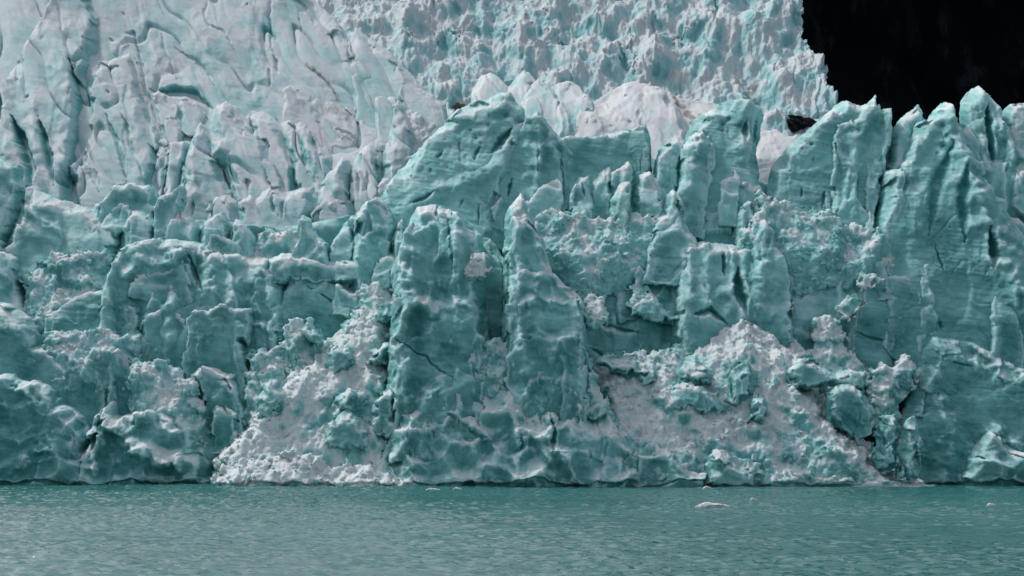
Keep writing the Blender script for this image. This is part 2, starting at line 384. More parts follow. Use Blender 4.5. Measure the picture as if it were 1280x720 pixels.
# ================================================================== the far icefall, mountain, rock
ice('icefall', 'distant jumbled icefall of small broken blocks pouring down beside the black mountain', 'icefall', 'far', 0,
    [(330, -40), (1000, -40), (1001, 0), (1004, 26), (1002, 46), (1011, 55), (1012, 62), (1021, 68), (1031, 82), (1032, 110), (1040, 118), (1046, 132), (1062, 160), (1062, 240), (330, 240)],
    'rubble', T=14, R=18, ext=0, lump=(13, 8.5), amp=2.6, snow=.0, tint=.5, wob=2.5, step=1.0,
    cracks=[([(775, 5), (777, 14)], 10, 1.5), ([(793, 2), (795, 14)], 9, 1.5), ([(776, 60), (782, 75), (790, 88)], 14, 3), ([(790, 35), (788, 55), (792, 78), (791, 94)], 12, 2.2),
            ([(810, 38), (812, 58)], 10, 1.8), ([(818, 15), (817, 28)], 10, 2), ([(895, 0), (893, 22)], 12, 3), ([(700, 45), (705, 60), (720, 60)], 8, 3), ([(840, 50), (862, 44)], 6, 2),
            ([(514, 50), (513, 58)], 10, 2.5), ([(548, 52), (552, 60)], 9, 1.6), ([(575, 45), (572, 58)], 9, 3), ([(968, 78), (972, 100)], 10, 1.6), ([(978, 80), (983, 108)], 10, 1.6), ([(990, 90), (996, 108)], 9, 1.5),
            ([(415, 12), (421, 22)], 10, 2.5), ([(540, 5), (545, 16)], 9, 3), ([(500, 4), (506, 16)], 9, 2.5), ([(660, 25), (664, 35)], 8, 2), ([(680, 10), (684, 20)], 8, 2)],
    ridges=[([(560, 30), (620, 22), (660, 40)], 8, 14), ([(800, 90), (840, 70), (880, 60)], 8, 16), ([(640, 60), (700, 40), (760, 38)], 8, 14), ([(470, 40), (520, 45), (560, 40)], 6, 12)],
    dirt=[([(920, 95), (945, 110)], 10, .35), ([(560, 5), (575, 12)], 6, .3)])

def solid(name, verts, faces, m):
    me = bpy.data.meshes.new(name); me.from_pydata(verts, [], faces); me.materials.append(m)
    o = bpy.data.objects.new(name, me); COL.objects.link(o); return o

# ================================================================== upper left: the white ice slope
UG = 'white ice masses of the upper left slope'
ice('ice_slope', 'broad white ice slope filling the top left, scored by thin dark cracks', 'ice slope', 'upper', 6,
    [(-50, -45), (385, -45), (393, 0), (405, 12), (418, 21), (426, 32), (432, 42), (440, 60), (470, 80), (500, 108), (520, 130), (520, 180), (430, 215), (380, 260), (-50, 290)],
    'smooth', T=20, R=26, ext=20, snow=.02, tint=.6,
    cracks=[([(172, 52), (178, 75), (183, 95), (181, 106), (187, 122), (196, 140), (200, 155), (206, 172)], 14, 3.2),
            ([(205, 36), (207, 60), (215, 80), (225, 102)], 9, 2.2), ([(198, 0), (205, 15), (211, 29)], 5, 1.2), ([(220, 60), (235, 70), (256, 83), (265, 95), (270, 110)], 10, 2.5),
            ([(262, -5), (258, 20), (262, 36), (283, 48), (291, 60), (295, 68)], 8, 2.0), ([(338, -20), (338, 5), (339, 30), (341, 60), (345, 70)], 10, 2.6), ([(344, 70), (347, 82), (350, 97)], 10, 3.2), ([(339, 85), (340, 110)], 10, 2.5),
            ([(376, 18), (379, 45)], 4, 1.2), ([(385, 85), (405, 100), (418, 115), (423, 130)], 6, 1.6), ([(440, 125), (455, 138)], 5, 1.4), ([(160, 42), (169, 43), (172, 50), (170, 56)], 11, 3),
            ([(140, 50), (146, 58)], 8, 2), ([(156, 18), (161, 24)], 5, 1.5), ([(190, 113), (215, 116), (240, 118), (255, 126), (268, 137)], 16, 7), ([(172, 127), (183, 143)], 7, 2.2), ([(310, 8), (312, 10)], 6, 2), ([(266, 45), (262, 28)], 5, 1.6)],
    ridges=[([(185, 30), (205, 100), (245, 112)], 7, 14), ([(240, 30), (262, 70), (290, 118)], 6, 16), ([(320, 10), (330, 90), (320, 125)], 7, 18), ([(150, 62), (165, 52), (175, 58)], 8, 10)],
    dirt=[([(385, 85), (405, 100), (418, 115), (424, 130)], 3, .5), ([(352, 2), (357, 8)], 5, .3), ([(255, 45), (270, 62)], 5, .25)])
ice('ice_shoulder', 'smooth pale triangular ice shoulder sloping down to the right below the icefall', 'ice ridge', 'upper', -6,
    [(432, 62), (437, 52), (441, 40), (445, 35), (452, 38), (462, 47), (478, 56), (490, 68), (502, 80), (516, 95), (530, 110), (530, 135), (500, 150), (470, 140), (440, 120)],
    'smooth', T=16, R=14, snow=-.02, tint=.75, ext=30)
ice('ice_block', 'small pale ice block at the foot of the smooth triangular shoulder', 'ice block', 'upper', -12,
    [(497, 118), (501, 106), (507, 103), (520, 108), (540, 118), (556, 129), (568, 141), (560, 152), (535, 152), (510, 140)],
    'smooth', T=14, R=8, snow=.0, tint=.75, ext=20)
ice('serac', 'tall white ice tower in the top left corner split by long dark crevasses', 'serac', 'upper', -16,
    [(-50, 105), (3, 106), (12, 92), (22, 78), (28, 60), (38, 42), (50, 28), (60, 12), (68, 2), (72, -45), (112, -45), (118, 0), (126, 22), (127, 34), (126, 60), (108, 95), (111, 112), (112, 135), (110, 155), (108, 190), (98, 205), (92, 225), (88, 255), (60, 265), (30, 258), (-50, 262)],
    'smooth', T=34, R=17, snow=.0, tint=.55, ext=24,
    cracks=[([(93, 78), (97, 98), (105, 118), (106, 140), (104, 160), (100, 180), (94, 205), (90, 224)], 34, 8), ([(78, 4), (83, 35), (89, 58), (96, 78)], 8, 1.8),
            ([(22, 152), (31, 172), (39, 196), (45, 218), (45, 236), (33, 248)], 30, 8), ([(55, 150), (61, 170), (67, 196), (72, 222), (73, 236)], 26, 5), ([(-2, 106), (4, 122), (4, 148), (-3, 170)], 25, 6),
            ([(28, 65), (30, 82)], 6, 2.5), ([(40, 122), (42, 128)], 5, 2), ([(26, 100), (28, 107)], 5, 3)],
    ridges=[([(68, 2), (52, 30), (38, 44), (26, 66)], 8, 10), ([(78, -20), (92, 70), (90, 110), (84, 200)], 9, 30), ([(50, 130), (54, 240)], 9, 16), ([(14, 100), (18, 250)], 8, 14)],
    pits=[(94, 12, 16, 9), (112, 22, 12, 6), (60, 55, 3, 3), (70, 92, 3, 2)])
ice('ice_wall', 'pale ice wall under the white slope with three narrow dark vertical clefts', 'ice wall', 'upper', -10,
    [(107, 110), (125, 78), (150, 72), (168, 60), (174, 72), (178, 95), (180, 112), (188, 130), (195, 150), (202, 172), (203, 190), (196, 235), (190, 265), (150, 265), (120, 268), (92, 262), (93, 226), (104, 195), (112, 155), (113, 130)],
    'smooth', T=26, R=12, snow=.04, tint=.58, ext=24,
    cracks=[([(134, 140), (143, 162), (150, 178), (157, 205), (163, 230)], 22, 3.4), ([(156, 146), (162, 163), (168, 182), (172, 200)], 20, 2.8), ([(106, 185), (112, 205), (120, 225), (131, 246)], 14, 3), ([(121, 212), (132, 240)], 8, 2), ([(138, 118), (141, 124)], 6, 2)],
    ridges=[([(125, 80), (140, 120), (148, 150)], 5, 20), ([(110, 175), (107, 220)], 8, 10), ([(178, 100), (172, 150), (178, 220)], 6, 14)])
for nm, lb, dy, pts, kw in [
    ('ice_slab', 'tilted snowy slab wedged in the dark overhang left of the whale-backed hump', -14, [(190, 118), (198, 114), (215, 122), (225, 130), (224, 142), (212, 142), (200, 134)], dict(T=12, R=7)),
    ('ice_slab', 'narrow snowy slab lying right of the wedged one under the dark overhang', -15, [(222, 128), (232, 122), (248, 128), (256, 140), (250, 152), (238, 150), (226, 140)], dict(T=12, R=7)),
    ('ice_block', 'small rounded ice lump just above the flat-topped pillars', -20, [(204, 152), (212, 144), (226, 150), (232, 160), (226, 172), (206, 172)], dict(T=14, R=8)),
    ('ice_pillar', 'leaning flat-topped ice pillar with a blue left side', -24, [(186, 250), (190, 225), (196, 200), (199, 177), (206, 174), (213, 177), (212, 205), (204, 232), (200, 258)], dict(T=18, R=6, style='flute')),
    ('ice_pillar', 'second flat-topped ice pillar against the big smooth fin', -28, [(199, 262), (206, 235), (211, 205), (211, 180), (226, 177), (240, 177), (236, 192), (230, 215), (222, 250), (218, 268)], dict(T=18, R=7, style='flute')),
    ('ice_fin', 'smooth upright ice fin left of the long dark vertical crack', -34, [(218, 280), (224, 250), (226, 215), (232, 190), (240, 178), (243, 163), (250, 153), (258, 157), (267, 172), (273, 196), (280, 222), (290, 240), (297, 250), (298, 282)], dict(T=26, R=13, cracks=[([(232, 210), (233, 240), (234, 262)], 12, 3), ([(246, 255), (243, 275)], 10, 2.5)], ridges=[([(247, 160), (242, 200), (250, 245)], 10, 18)])),
    ('ice_hump', 'big smooth whale-backed ice hump in the upper left middle', -30, [(258, 168), (262, 146), (270, 133), (283, 126), (293, 131), (302, 141), (314, 155), (330, 168), (345, 186), (356, 206), (364, 230), (366, 256), (330, 262), (298, 258), (288, 236), (279, 212), (272, 186)], dict(T=32, R=26, ridges=[([(282, 128), (276, 165), (292, 230)], 6, 18)])),
    ('ice_hump', 'rounded pillar-like hump right behind the whale-backed one', -24, [(312, 165), (308, 148), (314, 139), (330, 139), (346, 147), (355, 160), (362, 185), (372, 212), (374, 250), (350, 256), (330, 200)], dict(T=26, R=16, cracks=[([(355, 168), (360, 196), (370, 225)], 8, 2.4)])),
    ('ice_hump', 'layered pale hump with curved blue grooves facing the snow spike', -20, [(350, 165), (350, 152), (362, 145), (378, 149), (392, 158), (404, 172), (412, 190), (416, 212), (414, 240), (380, 256), (366, 230)], dict(T=26, R=16, cracks=[([(388, 165), (398, 190), (404, 214)], 14, 3.4), ([(372, 160), (382, 195), (388, 225)], 9, 2.6)], ridges=[([(380, 152), (390, 190), (400, 240)], 8, 8)])),
    ('snow_slab', 'pinkish snow slab with slanting layer lines above the layered humps', -8, [(350, 140), (352, 112), (368, 106), (392, 116), (425, 126), (452, 136), (478, 158), (486, 182), (470, 205), (438, 200), (408, 188), (376, 160)], dict(T=16, R=12, snow=.5, ridges=[([(360, 112), (400, 140), (440, 168)], 6, 9), ([(400, 122), (440, 145), (475, 175)], 6, 9)], cracks=[([(395, 150), (410, 162), (430, 175)], 8, 3), ([(420, 160), (440, 170), (452, 180)], 6, 2)], dirt=[([(400, 118), (440, 150)], 8, .22), ([(425, 165), (450, 185)], 6, .2)])),
    ('ice_block', 'square-topped pale block behind the tall white spike', -16, [(466, 170), (468, 140), (468, 121), (480, 119), (498, 121), (504, 140), (500, 170)], dict(T=16, R=8)),
    ('ice_spike', 'tall pale ice spike with a bright aqua hollow on its right side', -30, [(476, 245), (477, 205), (481, 165), (487, 145), (493, 125), (497, 121), (501, 128), (509, 141), (517, 156), (523, 176), (522, 195), (514, 215), (506, 245)], dict(T=26, R=13, pits=[(517, 180, 4, 12)], ridges=[([(496, 123), (498, 170), (492, 230)], 12, 16)])),
    ('snow_slope', 'pinkish snow saddle between the white spike and the big dark dome', -22, [(500, 160), (505, 140), (525, 141), (540, 150), (552, 160), (548, 190), (528, 215), (506, 215)], dict(T=10, R=8, snow=.7, style='rubble')),
    ('ice_tent', 'tent-shaped pale serac in front of the layered hump', -40, [(388, 262), (398, 236), (410, 216), (422, 202), (431, 196), (437, 204), (438, 230), (444, 262)], dict(T=26, R=9, ridges=[([(431, 198), (424, 230), (420, 262)], 14, 18)])),
    ('ice_tent', 'rounded tent-shaped serac with two dark slits near its base', -36, [(434, 262), (437, 222), (444, 200), (453, 185), (464, 180), (474, 190), (479, 215), (480, 262)], dict(T=26, R=12, cracks=[([(448, 218), (450, 235), (451, 248)], 18, 3.2), ([(460, 214), (461, 228), (455, 244)], 12, 2.6)])),
    ('ice_block', 'knob-topped block with an aqua face left of the big dark dome', -44, [(456, 258), (468, 236), (478, 222), (485, 217), (485, 206), (494, 205), (496, 216), (491, 234), (482, 258)], dict(T=22, R=7, tint=.35)),
]:
    kw = dict(kw); sty = kw.pop('style', 'smooth')
    ice(nm, lb, nm.replace('_', ' '), 'upper', dy, pts, sty, group=UG, **{**dict(snow=.06, tint=.6, ext=22), **kw})
# row of low rounded blocks along the foot of the slope
for nm, lb, pts, kw in [
    ('ice_block', 'gabled pale block at the foot of the smooth upright fin', [(254, 292), (256, 266), (262, 248), (272, 235), (285, 242), (297, 251), (304, 275), (304, 292)], {}),
    ('ice_block', 'wide cracked block with a blue forked split in its face', [(294, 292), (298, 252), (318, 240), (336, 231), (350, 232), (358, 240), (376, 235), (392, 234), (391, 250), (388, 274), (386, 296)], dict(cracks=[([(345, 240), (342, 255), (346, 268), (352, 276)], 16, 2.6), ([(358, 245), (354, 262), (356, 278)], 14, 2.4)])),
    ('ice_block', 'low rounded block right of the forked split one', [(385, 300), (388, 270), (396, 256), (408, 249), (425, 247), (440, 251), (448, 264), (444, 300)], {}),
]:
    ice(nm, lb, 'ice block', 'upper', -52, pts, 'smooth', T=24, R=13, ext=20, snow=.05, tint=.5, group='low blocks at the foot of the upper slope', **kw)

# ================================================================== behind the crest: white domes
MG = 'white ice domes behind the crest'
for nm, lb, dy, pts, kw in [
    ('snow_slope', 'brown streaked snow slope between the white dome and the right crest', 10, [(800, 220), (815, 130), (838, 118), (862, 124), (890, 128), (912, 132), (950, 160), (990, 172), (1015, 180), (1010, 240), (900, 240)], dict(snow=.7, style='smooth', T=8, R=10, dirt=[([(842, 122), (856, 136), (872, 152)], 7, .8), ([(850, 124), (880, 130), (905, 132)], 4, .3)])),
    ('snow_slope', 'smooth pinkish snowfield dipping beside the long striped fin', 2, [(930, 240), (942, 195), (945, 168), (965, 160), (985, 170), (1005, 178), (1000, 240)], dict(snow=.8, style='smooth', T=8, R=8)),
    ('ice_dome', 'wide white ice dome below the icefall with a short blue slot', -8, [(715, 180), (728, 140), (744, 126), (762, 114), (780, 104), (792, 102), (806, 104), (822, 108), (838, 116), (846, 130), (852, 145), (859, 162), (862, 200), (780, 215)], dict(T=26, R=24, snow=.02, cracks=[([(798, 140), (796, 152)], 12, 3.4), ([(783, 152), (790, 157)], 6, 2)])),
    ('ice_dome', 'pale pointed dome at the left end of the white row', -14, [(586, 150), (589, 120), (596, 103), (603, 93), (612, 90), (622, 97), (634, 107), (640, 122), (636, 150)], dict(T=20, R=13)),
    ('ice_dome', 'slim white peak second in the row from the left', -10, [(628, 150), (632, 112), (643, 97), (655, 88), (664, 92), (671, 104), (676, 150)], dict(T=18, R=12)),
    ('ice_dome', 'broad white dome with an aqua hollow above the dark wedge', -18, [(640, 160), (648, 122), (660, 106), (673, 99), (684, 104), (692, 114), (702, 128), (706, 160)], dict(T=20, R=12, pits=[(677, 108, 7, 6)])),
    ('ice_dome', 'flat-topped white dome with blue dents above the aqua pillars', -14, [(682, 160), (687, 112), (697, 103), (712, 101), (724, 106), (733, 118), (742, 128), (750, 170)], dict(T=20, R=12, pits=[(706, 117, 8, 7), (740, 132, 5, 5)])),
    ('ice_pillar', 'thin bright aqua ice pillar with a sharp white edge', -28, [(678, 190), (681, 150), (688, 132), (700, 124), (712, 130), (717, 145), (718, 190)], dict(T=20, R=9, tint=.35, snow=-.1, ridges=[([(700, 126), (699, 180)], 12, 7)])),
    ('ice_dome', 'small domed shoulder above the dark ravine left of the wedge', -26, [(644, 165), (648, 138), (655, 124), (664, 116), (675, 118), (682, 132), (686, 170)], dict(T=20, R=10, tint=.4)),
    ('snow_slope', 'stepped white snow slope running down behind the square dark slab', -22, [(712, 195), (714, 152), (722, 132), (734, 138), (750, 142), (768, 152), (786, 158), (800, 172), (806, 195)], dict(T=12, R=8, snow=.45, ridges=[([(724, 140), (760, 158), (795, 172)], 8, 8)])),
]:
    kw = dict(kw); sty = kw.pop('style', 'dome')
    ice(nm, lb, nm.replace('_', ' '), 'middle', dy, pts, sty, group=MG, **{**dict(snow=-.12, tint=.6, ext=25), **kw})

# ================================================================== the body of the glacier front behind everything
ice('glacier', None, None, 'front', 55, [(-90, 250), (120, 262), (350, 285), (470, 262), (560, 200), (640, 190), (760, 215), (850, 215), (960, 230), (1080, 225), (1240, 190), (1370, 200), (1370, 620), (-90, 620)],
    'wall', T=10, R=14, ext=0, tint=.3, snow=0, step=2.4, kind='structure')

# ================================================================== the crest
CG = 'dark seracs along the crest'
s = ice('serac', 'broad dark teal dome pitted with small holes in the middle of the crest', 'serac', 'front', -4,
    [(462, 285), (478, 242), (492, 220), (509, 203), (525, 186), (540, 169), (556, 152), (571, 138), (585, 131), (598, 126), (610, 125), (619, 119), (629, 114), (638, 115), (643, 123), (655, 136), (662, 160), (655, 200), (640, 250), (620, 290), (560, 310), (500, 305)],
    'wall', T=34, R=20, snow=-.02, tint=.42, ext=30, lean=8, amp=.45,
    ridges=[([(480, 290), (510, 268), (545, 248), (590, 232), (624, 214)], 8, 12), ([(629, 116), (622, 140), (600, 180)], 6, 16), ([(540, 172), (560, 200), (600, 222)], 5, 14)],
    cracks=[([(512, 262), (530, 256), (545, 247)], 12, 3.2), ([(640, 165), (625, 185), (612, 196)], 14, 6), ([(575, 178), (574, 200)], 5, 1.6), ([(556, 196), (545, 206)], 6, 2.2), ([(600, 185), (592, 208)], 7, 2.4), ([(600, 262), (597, 286)], 8, 2), ([(580, 256), (576, 266)], 6, 1.6)],
    pits=[(596, 176, 2, 4), (601, 182, 1.6, 3), (576, 206, 2.2, 4), (583, 200, 1.5, 3), (540, 220, 1.6, 3), (526, 200, 1.6, 3), (626, 184, 2, 4), (550, 205, 1.6, 3), (565, 190, 1.4, 3), (590, 168, 1.5, 3), (610, 160, 2, 3), (632, 150, 3, 4), (560, 215, 1.4, 3), (612, 150, 1.5, 3)], group=CG)
ice('serac', 'sharp dark wedge of ice with a straight vertical crack beside the pitted dome', 'serac', 'front', -20,
    [(600, 275), (607, 254), (614, 236), (624, 213), (633, 190), (641, 166), (654, 151), (671, 139), (679, 147), (690, 160), (704, 177), (716, 188), (728, 198), (734, 216), (722, 235), (708, 262), (690, 285), (640, 290)],
    'wall', T=22, R=7, snow=-.1, tint=.32, ext=30, amp=.5,
    ridges=[([(671, 140), (672, 180), (671, 240)], 16, 30), ([(672, 142), (690, 175), (700, 230)], 10, 14)], cracks=[([(672, 176), (672, 224)], 7, 1.4), ([(700, 190), (704, 228), (703, 250)], 6, 1.8), ([(640, 225), (635, 250)], 7, 3)], group=CG)
ice('ice_slab', 'square dark slab with a level white-rimmed top right of the sharp wedge', 'ice slab', 'front', -12,
    [(690, 200), (700, 172), (715, 171), (730, 173), (745, 171), (757, 169), (772, 165), (788, 162), (800, 157), (809, 153), (812, 166), (815, 190), (814, 214), (800, 240), (750, 250), (720, 240)],
    'wall', T=24, R=8, snow=-.15, tint=.28, ext=26, amp=.6, group=CG)
ice('serac', 'big rounded dark block with dented face right of the brown snow slope', 'serac', 'front', -2,
    [(850, 200), (858, 168), (863, 152), (876, 143), (890, 136), (905, 128), (925, 123), (942, 126), (953, 137), (953, 150), (949, 172), (946, 190), (948, 216), (960, 250), (900, 265), (865, 240)],
    'wall', T=34, amp=.45, R=15, snow=-.02, tint=.42, ext=26, pits=[(908, 150, 4, 4), (900, 159, 2, 4), (899, 167, 2, 3), (922, 160, 4, 4)],
    ridges=[([(930, 126), (922, 160), (926, 200)], 9, 16)], cracks=[([(928, 155), (926, 185)], 8, 4), ([(944, 150), (940, 184)], 7, 3)], group=CG)
s = ice('serac', 'bright-edged pointed serac with a dark right facet in front of the rounded block', 'serac', 'front', -24,
    [(836, 265), (842, 235), (845, 204), (850, 183), (862, 171), (871, 165), (875, 157), (879, 162), (881, 169), (888, 167), (891, 179), (896, 194), (895, 212), (889, 236), (884, 275)],
    'facet', T=30, R=9, snow=.0, tint=.42, ext=30, amp=.6, ridges=[([(876, 160), (870, 185), (856, 250)], 14, 18)], group=CG)
ice('ice_shoulder', None, None, 'front', -22, [(812, 262), (817, 228), (818, 200), (825, 184), (838, 177), (848, 172), (854, 180), (850, 210), (846, 262)], 'facet', T=24, R=9, tint=.5, parent=s, amp=.6, ext=24)
s = ice('serac', 'long dark fin with level stripes sloping up to the black mountain', 'serac', 'front', -14,
    [(955, 232), (963, 210), (974, 196), (987, 182), (1003, 169), (1017, 156), (1030, 145), (1044, 132), (1057, 124), (1066, 130), (1077, 133), (1087, 128), (1100, 150), (1104, 200), (1096, 265), (1086, 295), (1030, 290), (985, 262)],
    'wall', T=30, R=13, snow=-.05, tint=.36, ext=26, amp=.55,
    cracks=[([(1050, 205), (1040, 245), (1030, 268)], 14, 4), ([(1064, 212), (1052, 242), (1045, 268)], 12, 3), ([(1000, 236), (996, 252)], 8, 2), ([(1026, 240), (1023, 262)], 9, 2.5)], pits=[(1010, 184, 2, 4), (1040, 190, 2.5, 4), (1012, 202, 1.6, 3), (1040, 172, 2, 3), (984, 215, 1.5, 3), (998, 190, 1.6, 3)],
    ridges=[([(980, 215), (1020, 216), (1045, 220)], 4, 6), ([(1057, 126), (1030, 160), (1000, 200)], 6, 20)], group=CG)
ice('fin', 'nearer sharp-pointed fin with wavy flutes', None, 'front', -26,
    [(1030, 275), (1033, 215), (1034, 175), (1040, 156), (1055, 150), (1067, 142), (1080, 131), (1090, 123), (1095, 119), (1096, 129), (1098, 140), (1104, 138), (1111, 139), (1114, 153), (1113, 180), (1108, 206), (1102, 235), (1095, 265), (1088, 300), (1050, 298)],
    'flute', T=26, R=9, snow=-.05, tint=.34, parent=s, ext=24, ridges=[([(1095, 121), (1075, 160), (1060, 210), (1050, 260)], 10, 16), ([(1110, 142), (1100, 190), (1088, 240)], 10, 12)], cracks=[([(1078, 200), (1070, 240), (1078, 272)], 16, 6), ([(1098, 215), (1092, 250)], 10, 4)])
ice('serac', 'slim leaning fin in the gap between the striped fin and the great tower', 'serac', 'front', -16,
    [(1100, 240), (1110, 190), (1115, 165), (1122, 152), (1134, 141), (1147, 130), (1151, 138), (1157, 150), (1154, 168), (1146, 195), (1136, 225), (1130, 260)], 'facet', T=20, R=8, snow=.1, tint=.45, amp=.6, group=CG,
    ridges=[([(1147, 132), (1128, 170), (1115, 220)], 10, 14)])
s = ice('serac', 'great dark ice tower with two white-tipped peaks at the right', 'serac', 'front', -34,
    [(1088, 400), (1090, 330), (1091, 285), (1096, 262), (1098, 216), (1110, 213), (1118, 211), (1124, 202), (1130, 188), (1137, 166), (1145, 152), (1152, 154), (1158, 152), (1165, 141), (1173, 133), (1181, 127), (1186, 134), (1190, 146), (1196, 158), (1207, 176), (1220, 205), (1240, 245), (1275, 300), (1330, 340), (1340, 470), (1250, 470), (1180, 470), (1120, 440)],
    'wall', T=38, R=13, snow=-.08, tint=.27, ext=30, amp=.7, lean=6,
    ridges=[([(1180, 130), (1184, 180), (1200, 232), (1222, 285), (1245, 330), (1265, 385)], 26, 34), ([(1140, 160), (1130, 220), (1135, 300)], 8, 30)],
    cracks=[([(1158, 312), (1162, 330), (1169, 350)], 10, 2.2), ([(1222, 290), (1228, 320), (1226, 345)], 26, 6), ([(1180, 185), (1160, 240), (1150, 300)], 6, 9), ([(1195, 210), (1190, 260), (1195, 310)], 8, 8), ([(1110, 215), (1114, 228)], 6, 3), ([(1163, 400), (1167, 415)], 8, 2)],
    pits=[(1170, 165, 3.5, 4), (1173, 178, 2.5, 4), (1168, 190, 4, 5), (1178, 184, 3, 4), (1162, 198, 2, 3), (1185, 196, 2, 3)], group=CG)
ice('peak', 'taller right peak with a dark vertical groove', None, 'front', -24,
    [(1190, 250), (1198, 180), (1200, 152), (1201, 126), (1207, 118), (1215, 111), (1224, 106), (1228, 112), (1237, 121), (1246, 131), (1250, 148), (1257, 164), (1266, 178), (1285, 195), (1320, 235), (1330, 350), (1260, 350), (1220, 300)],
    'flute', T=30, R=12, snow=-.02, tint=.3, parent=s, ext=26, ridges=[([(1222, 108), (1216, 150), (1222, 220)], 10, 12), ([(1228, 112), (1245, 160), (1265, 230)], 12, 14)], cracks=[([(1226, 130), (1230, 165), (1236, 215)], 18, 5)])
ice('ledge', None, None, 'front', -48, [(1188, 200), (1193, 166), (1203, 162), (1211, 156), (1218, 166), (1224, 180), (1230, 210)], 'facet', T=16, R=7, tint=.45, parent=s, ext=20, amp=.5)
ice('serac', 'snow-topped pale block at the right edge behind the great tower', 'serac', 'front', -6,
    [(1248, 190), (1251, 148), (1254, 138), (1262, 131), (1276, 129), (1330, 128), (1330, 240), (1270, 230)], 'chunk', T=26, R=10, snow=.2, tint=.5, group=CG)
ice('ice_block', 'snow-capped lump clinging to the dark wall at the right edge', 'ice block', 'front', -44,
    [(1257, 240), (1260, 218), (1270, 211), (1285, 208), (1330, 212), (1330, 275), (1280, 262)], 'chunk', T=24, R=9, snow=.15, tint=.42, ext=16)
ice('ice_block', 'bean-shaped boulder of dark ice leaning on the tower by the right edge', 'ice block', 'front', -56,
    [(1248, 300), (1250, 276), (1260, 271), (1272, 273), (1284, 290), (1330, 305), (1330, 360), (1280, 345), (1260, 330)], 'facet', T=26, R=12, tint=.3, amp=.5, ext=14)

# left crest
LG = 'broken blocks along the left crest'
for nm, lb, dy, pts, kw in [
    ('ice_block', 'dark upright block with a white cap at the left edge', -20, [(-40, 204), (-10, 200), (0, 199), (14, 203), (27, 209), (28, 225), (29, 250), (24, 280), (10, 305), (-40, 310)], dict(T=30, R=8, tint=.15, amp=.5, ext=20)),
    ('ice_ridge', 'long smooth wedge sloping down right from the white-capped block', -14, [(8, 300), (22, 275), (32, 252), (45, 235), (58, 243), (75, 249), (92, 252), (110, 261), (132, 272), (152, 281), (156, 305), (120, 330), (60, 335), (15, 325)], dict(T=30, R=18, tint=.32, amp=.7, ridges=[([(32, 262), (60, 278), (85, 292)], 6, 7)], lean=10)),
    ('ice_block', 'jagged snow-topped block behind the smooth wedge', -6, [(108, 275), (118, 257), (130, 251), (138, 240), (146, 231), (158, 229), (173, 232), (188, 232), (196, 238), (198, 255), (196, 290), (150, 292)], dict(T=26, R=8, tint=.42)),
    ('ice_slab', 'low tilted slab in front of the jagged snow-topped block', -20, [(118, 278), (135, 262), (152, 254), (167, 253), (170, 262), (160, 272), (150, 285)], dict(T=18, R=6, tint=.36, ext=14)),
    ('ice_block', 'tilted cube with a smooth aqua face and pointed corner', -24, [(191, 285), (194, 262), (202, 250), (215, 241), (228, 232), (233, 236), (233, 250), (229, 262), (220, 290)], dict(T=28, R=5, tint=.3, amp=.4, ridges=[([(195, 258), (212, 246), (228, 234)], 8, 10)])),
    ('ice_block', 'rounded dome-like block below the tilted aqua cube', -32, [(148, 312), (153, 290), (157, 272), (166, 262), (177, 261), (190, 268), (198, 280), (196, 315)], dict(T=26, R=12, tint=.42, amp=.6)),
    ('ice_block', 'crumpled block between the tilted cube and the mushroom knob', -30, [(200, 312), (206, 286), (214, 270), (225, 262), (233, 269), (243, 273), (250, 285), (252, 312)], dict(T=24, R=9, tint=.4)),
    ('ice_block', 'small arched block with a snowy rim right of the crumpled one', -34, [(248, 305), (252, 284), (258, 274), (269, 267), (281, 266), (287, 276), (287, 300)], dict(T=24, R=8, tint=.42)),
    ('ice_slab', 'dark square slab tipped down to the right in front of the arched block', -44, [(260, 302), (266, 292), (280, 296), (292, 300), (304, 305), (305, 316), (304, 326), (288, 322), (274, 316)], dict(T=24, R=4, tint=.12, amp=.3, snow=-.1, ext=8)),
    ('ice_block', 'small aqua block with snowy top beside the dark square slab', -36, [(284, 312), (290, 284), (296, 275), (304, 277), (312, 285), (319, 298), (320, 320)], dict(T=22, R=7, tint=.35)),
    ('ice_ledge', 'low snow-covered ledge running right from the square slab', -28, [(305, 330), (316, 298), (335, 286), (365, 285), (385, 300), (395, 330)], dict(T=22, R=10, tint=.35, snow=.3, style='rubble')),
    ('ice_pinnacle', 'mushroom-headed ice knob on a wide ragged base', -40, [(362, 345), (366, 318), (372, 300), (372, 285), (371, 275), (379, 270), (389, 273), (391, 284), (398, 296), (410, 305), (414, 325), (418, 345)], dict(T=26, R=8, tint=.42, style='chunk')),
    ('ice_block', 'slanting pale block leaning on the barrel-shaped serac', -36, [(404, 340), (410, 318), (418, 298), (430, 280), (441, 268), (448, 275), (446, 305), (440, 340)], dict(T=24, R=8, tint=.45)),
    ('serac', 'barrel-shaped serac with a snow-rimmed overhanging top', -46, [(436, 345), (440, 300), (442, 278), (449, 262), (458, 252), (470, 249), (484, 254), (494, 265), (499, 285), (498, 318), (490, 340), (462, 350)], dict(T=34, R=14, tint=.42, cracks=[([(462, 263), (478, 262), (490, 275)], 12, 3)], ridges=[([(452, 262), (470, 252), (488, 262)], 10, 8)], lump=(16, 5))),
    ('ice_block', 'narrow aqua column squeezed behind the central tower', -62, [(486, 340), (490, 300), (496, 280), (503, 272), (510, 290), (508, 340)], dict(T=20, R=6, tint=.28)),
]:
    kw = dict(kw); sty = kw.pop('style', 'facet')
    ice(nm, lb, nm.replace('_', ' '), 'front', dy, pts, sty, group=LG, **{**dict(snow=.06, tint=.4, ext=26), **kw})

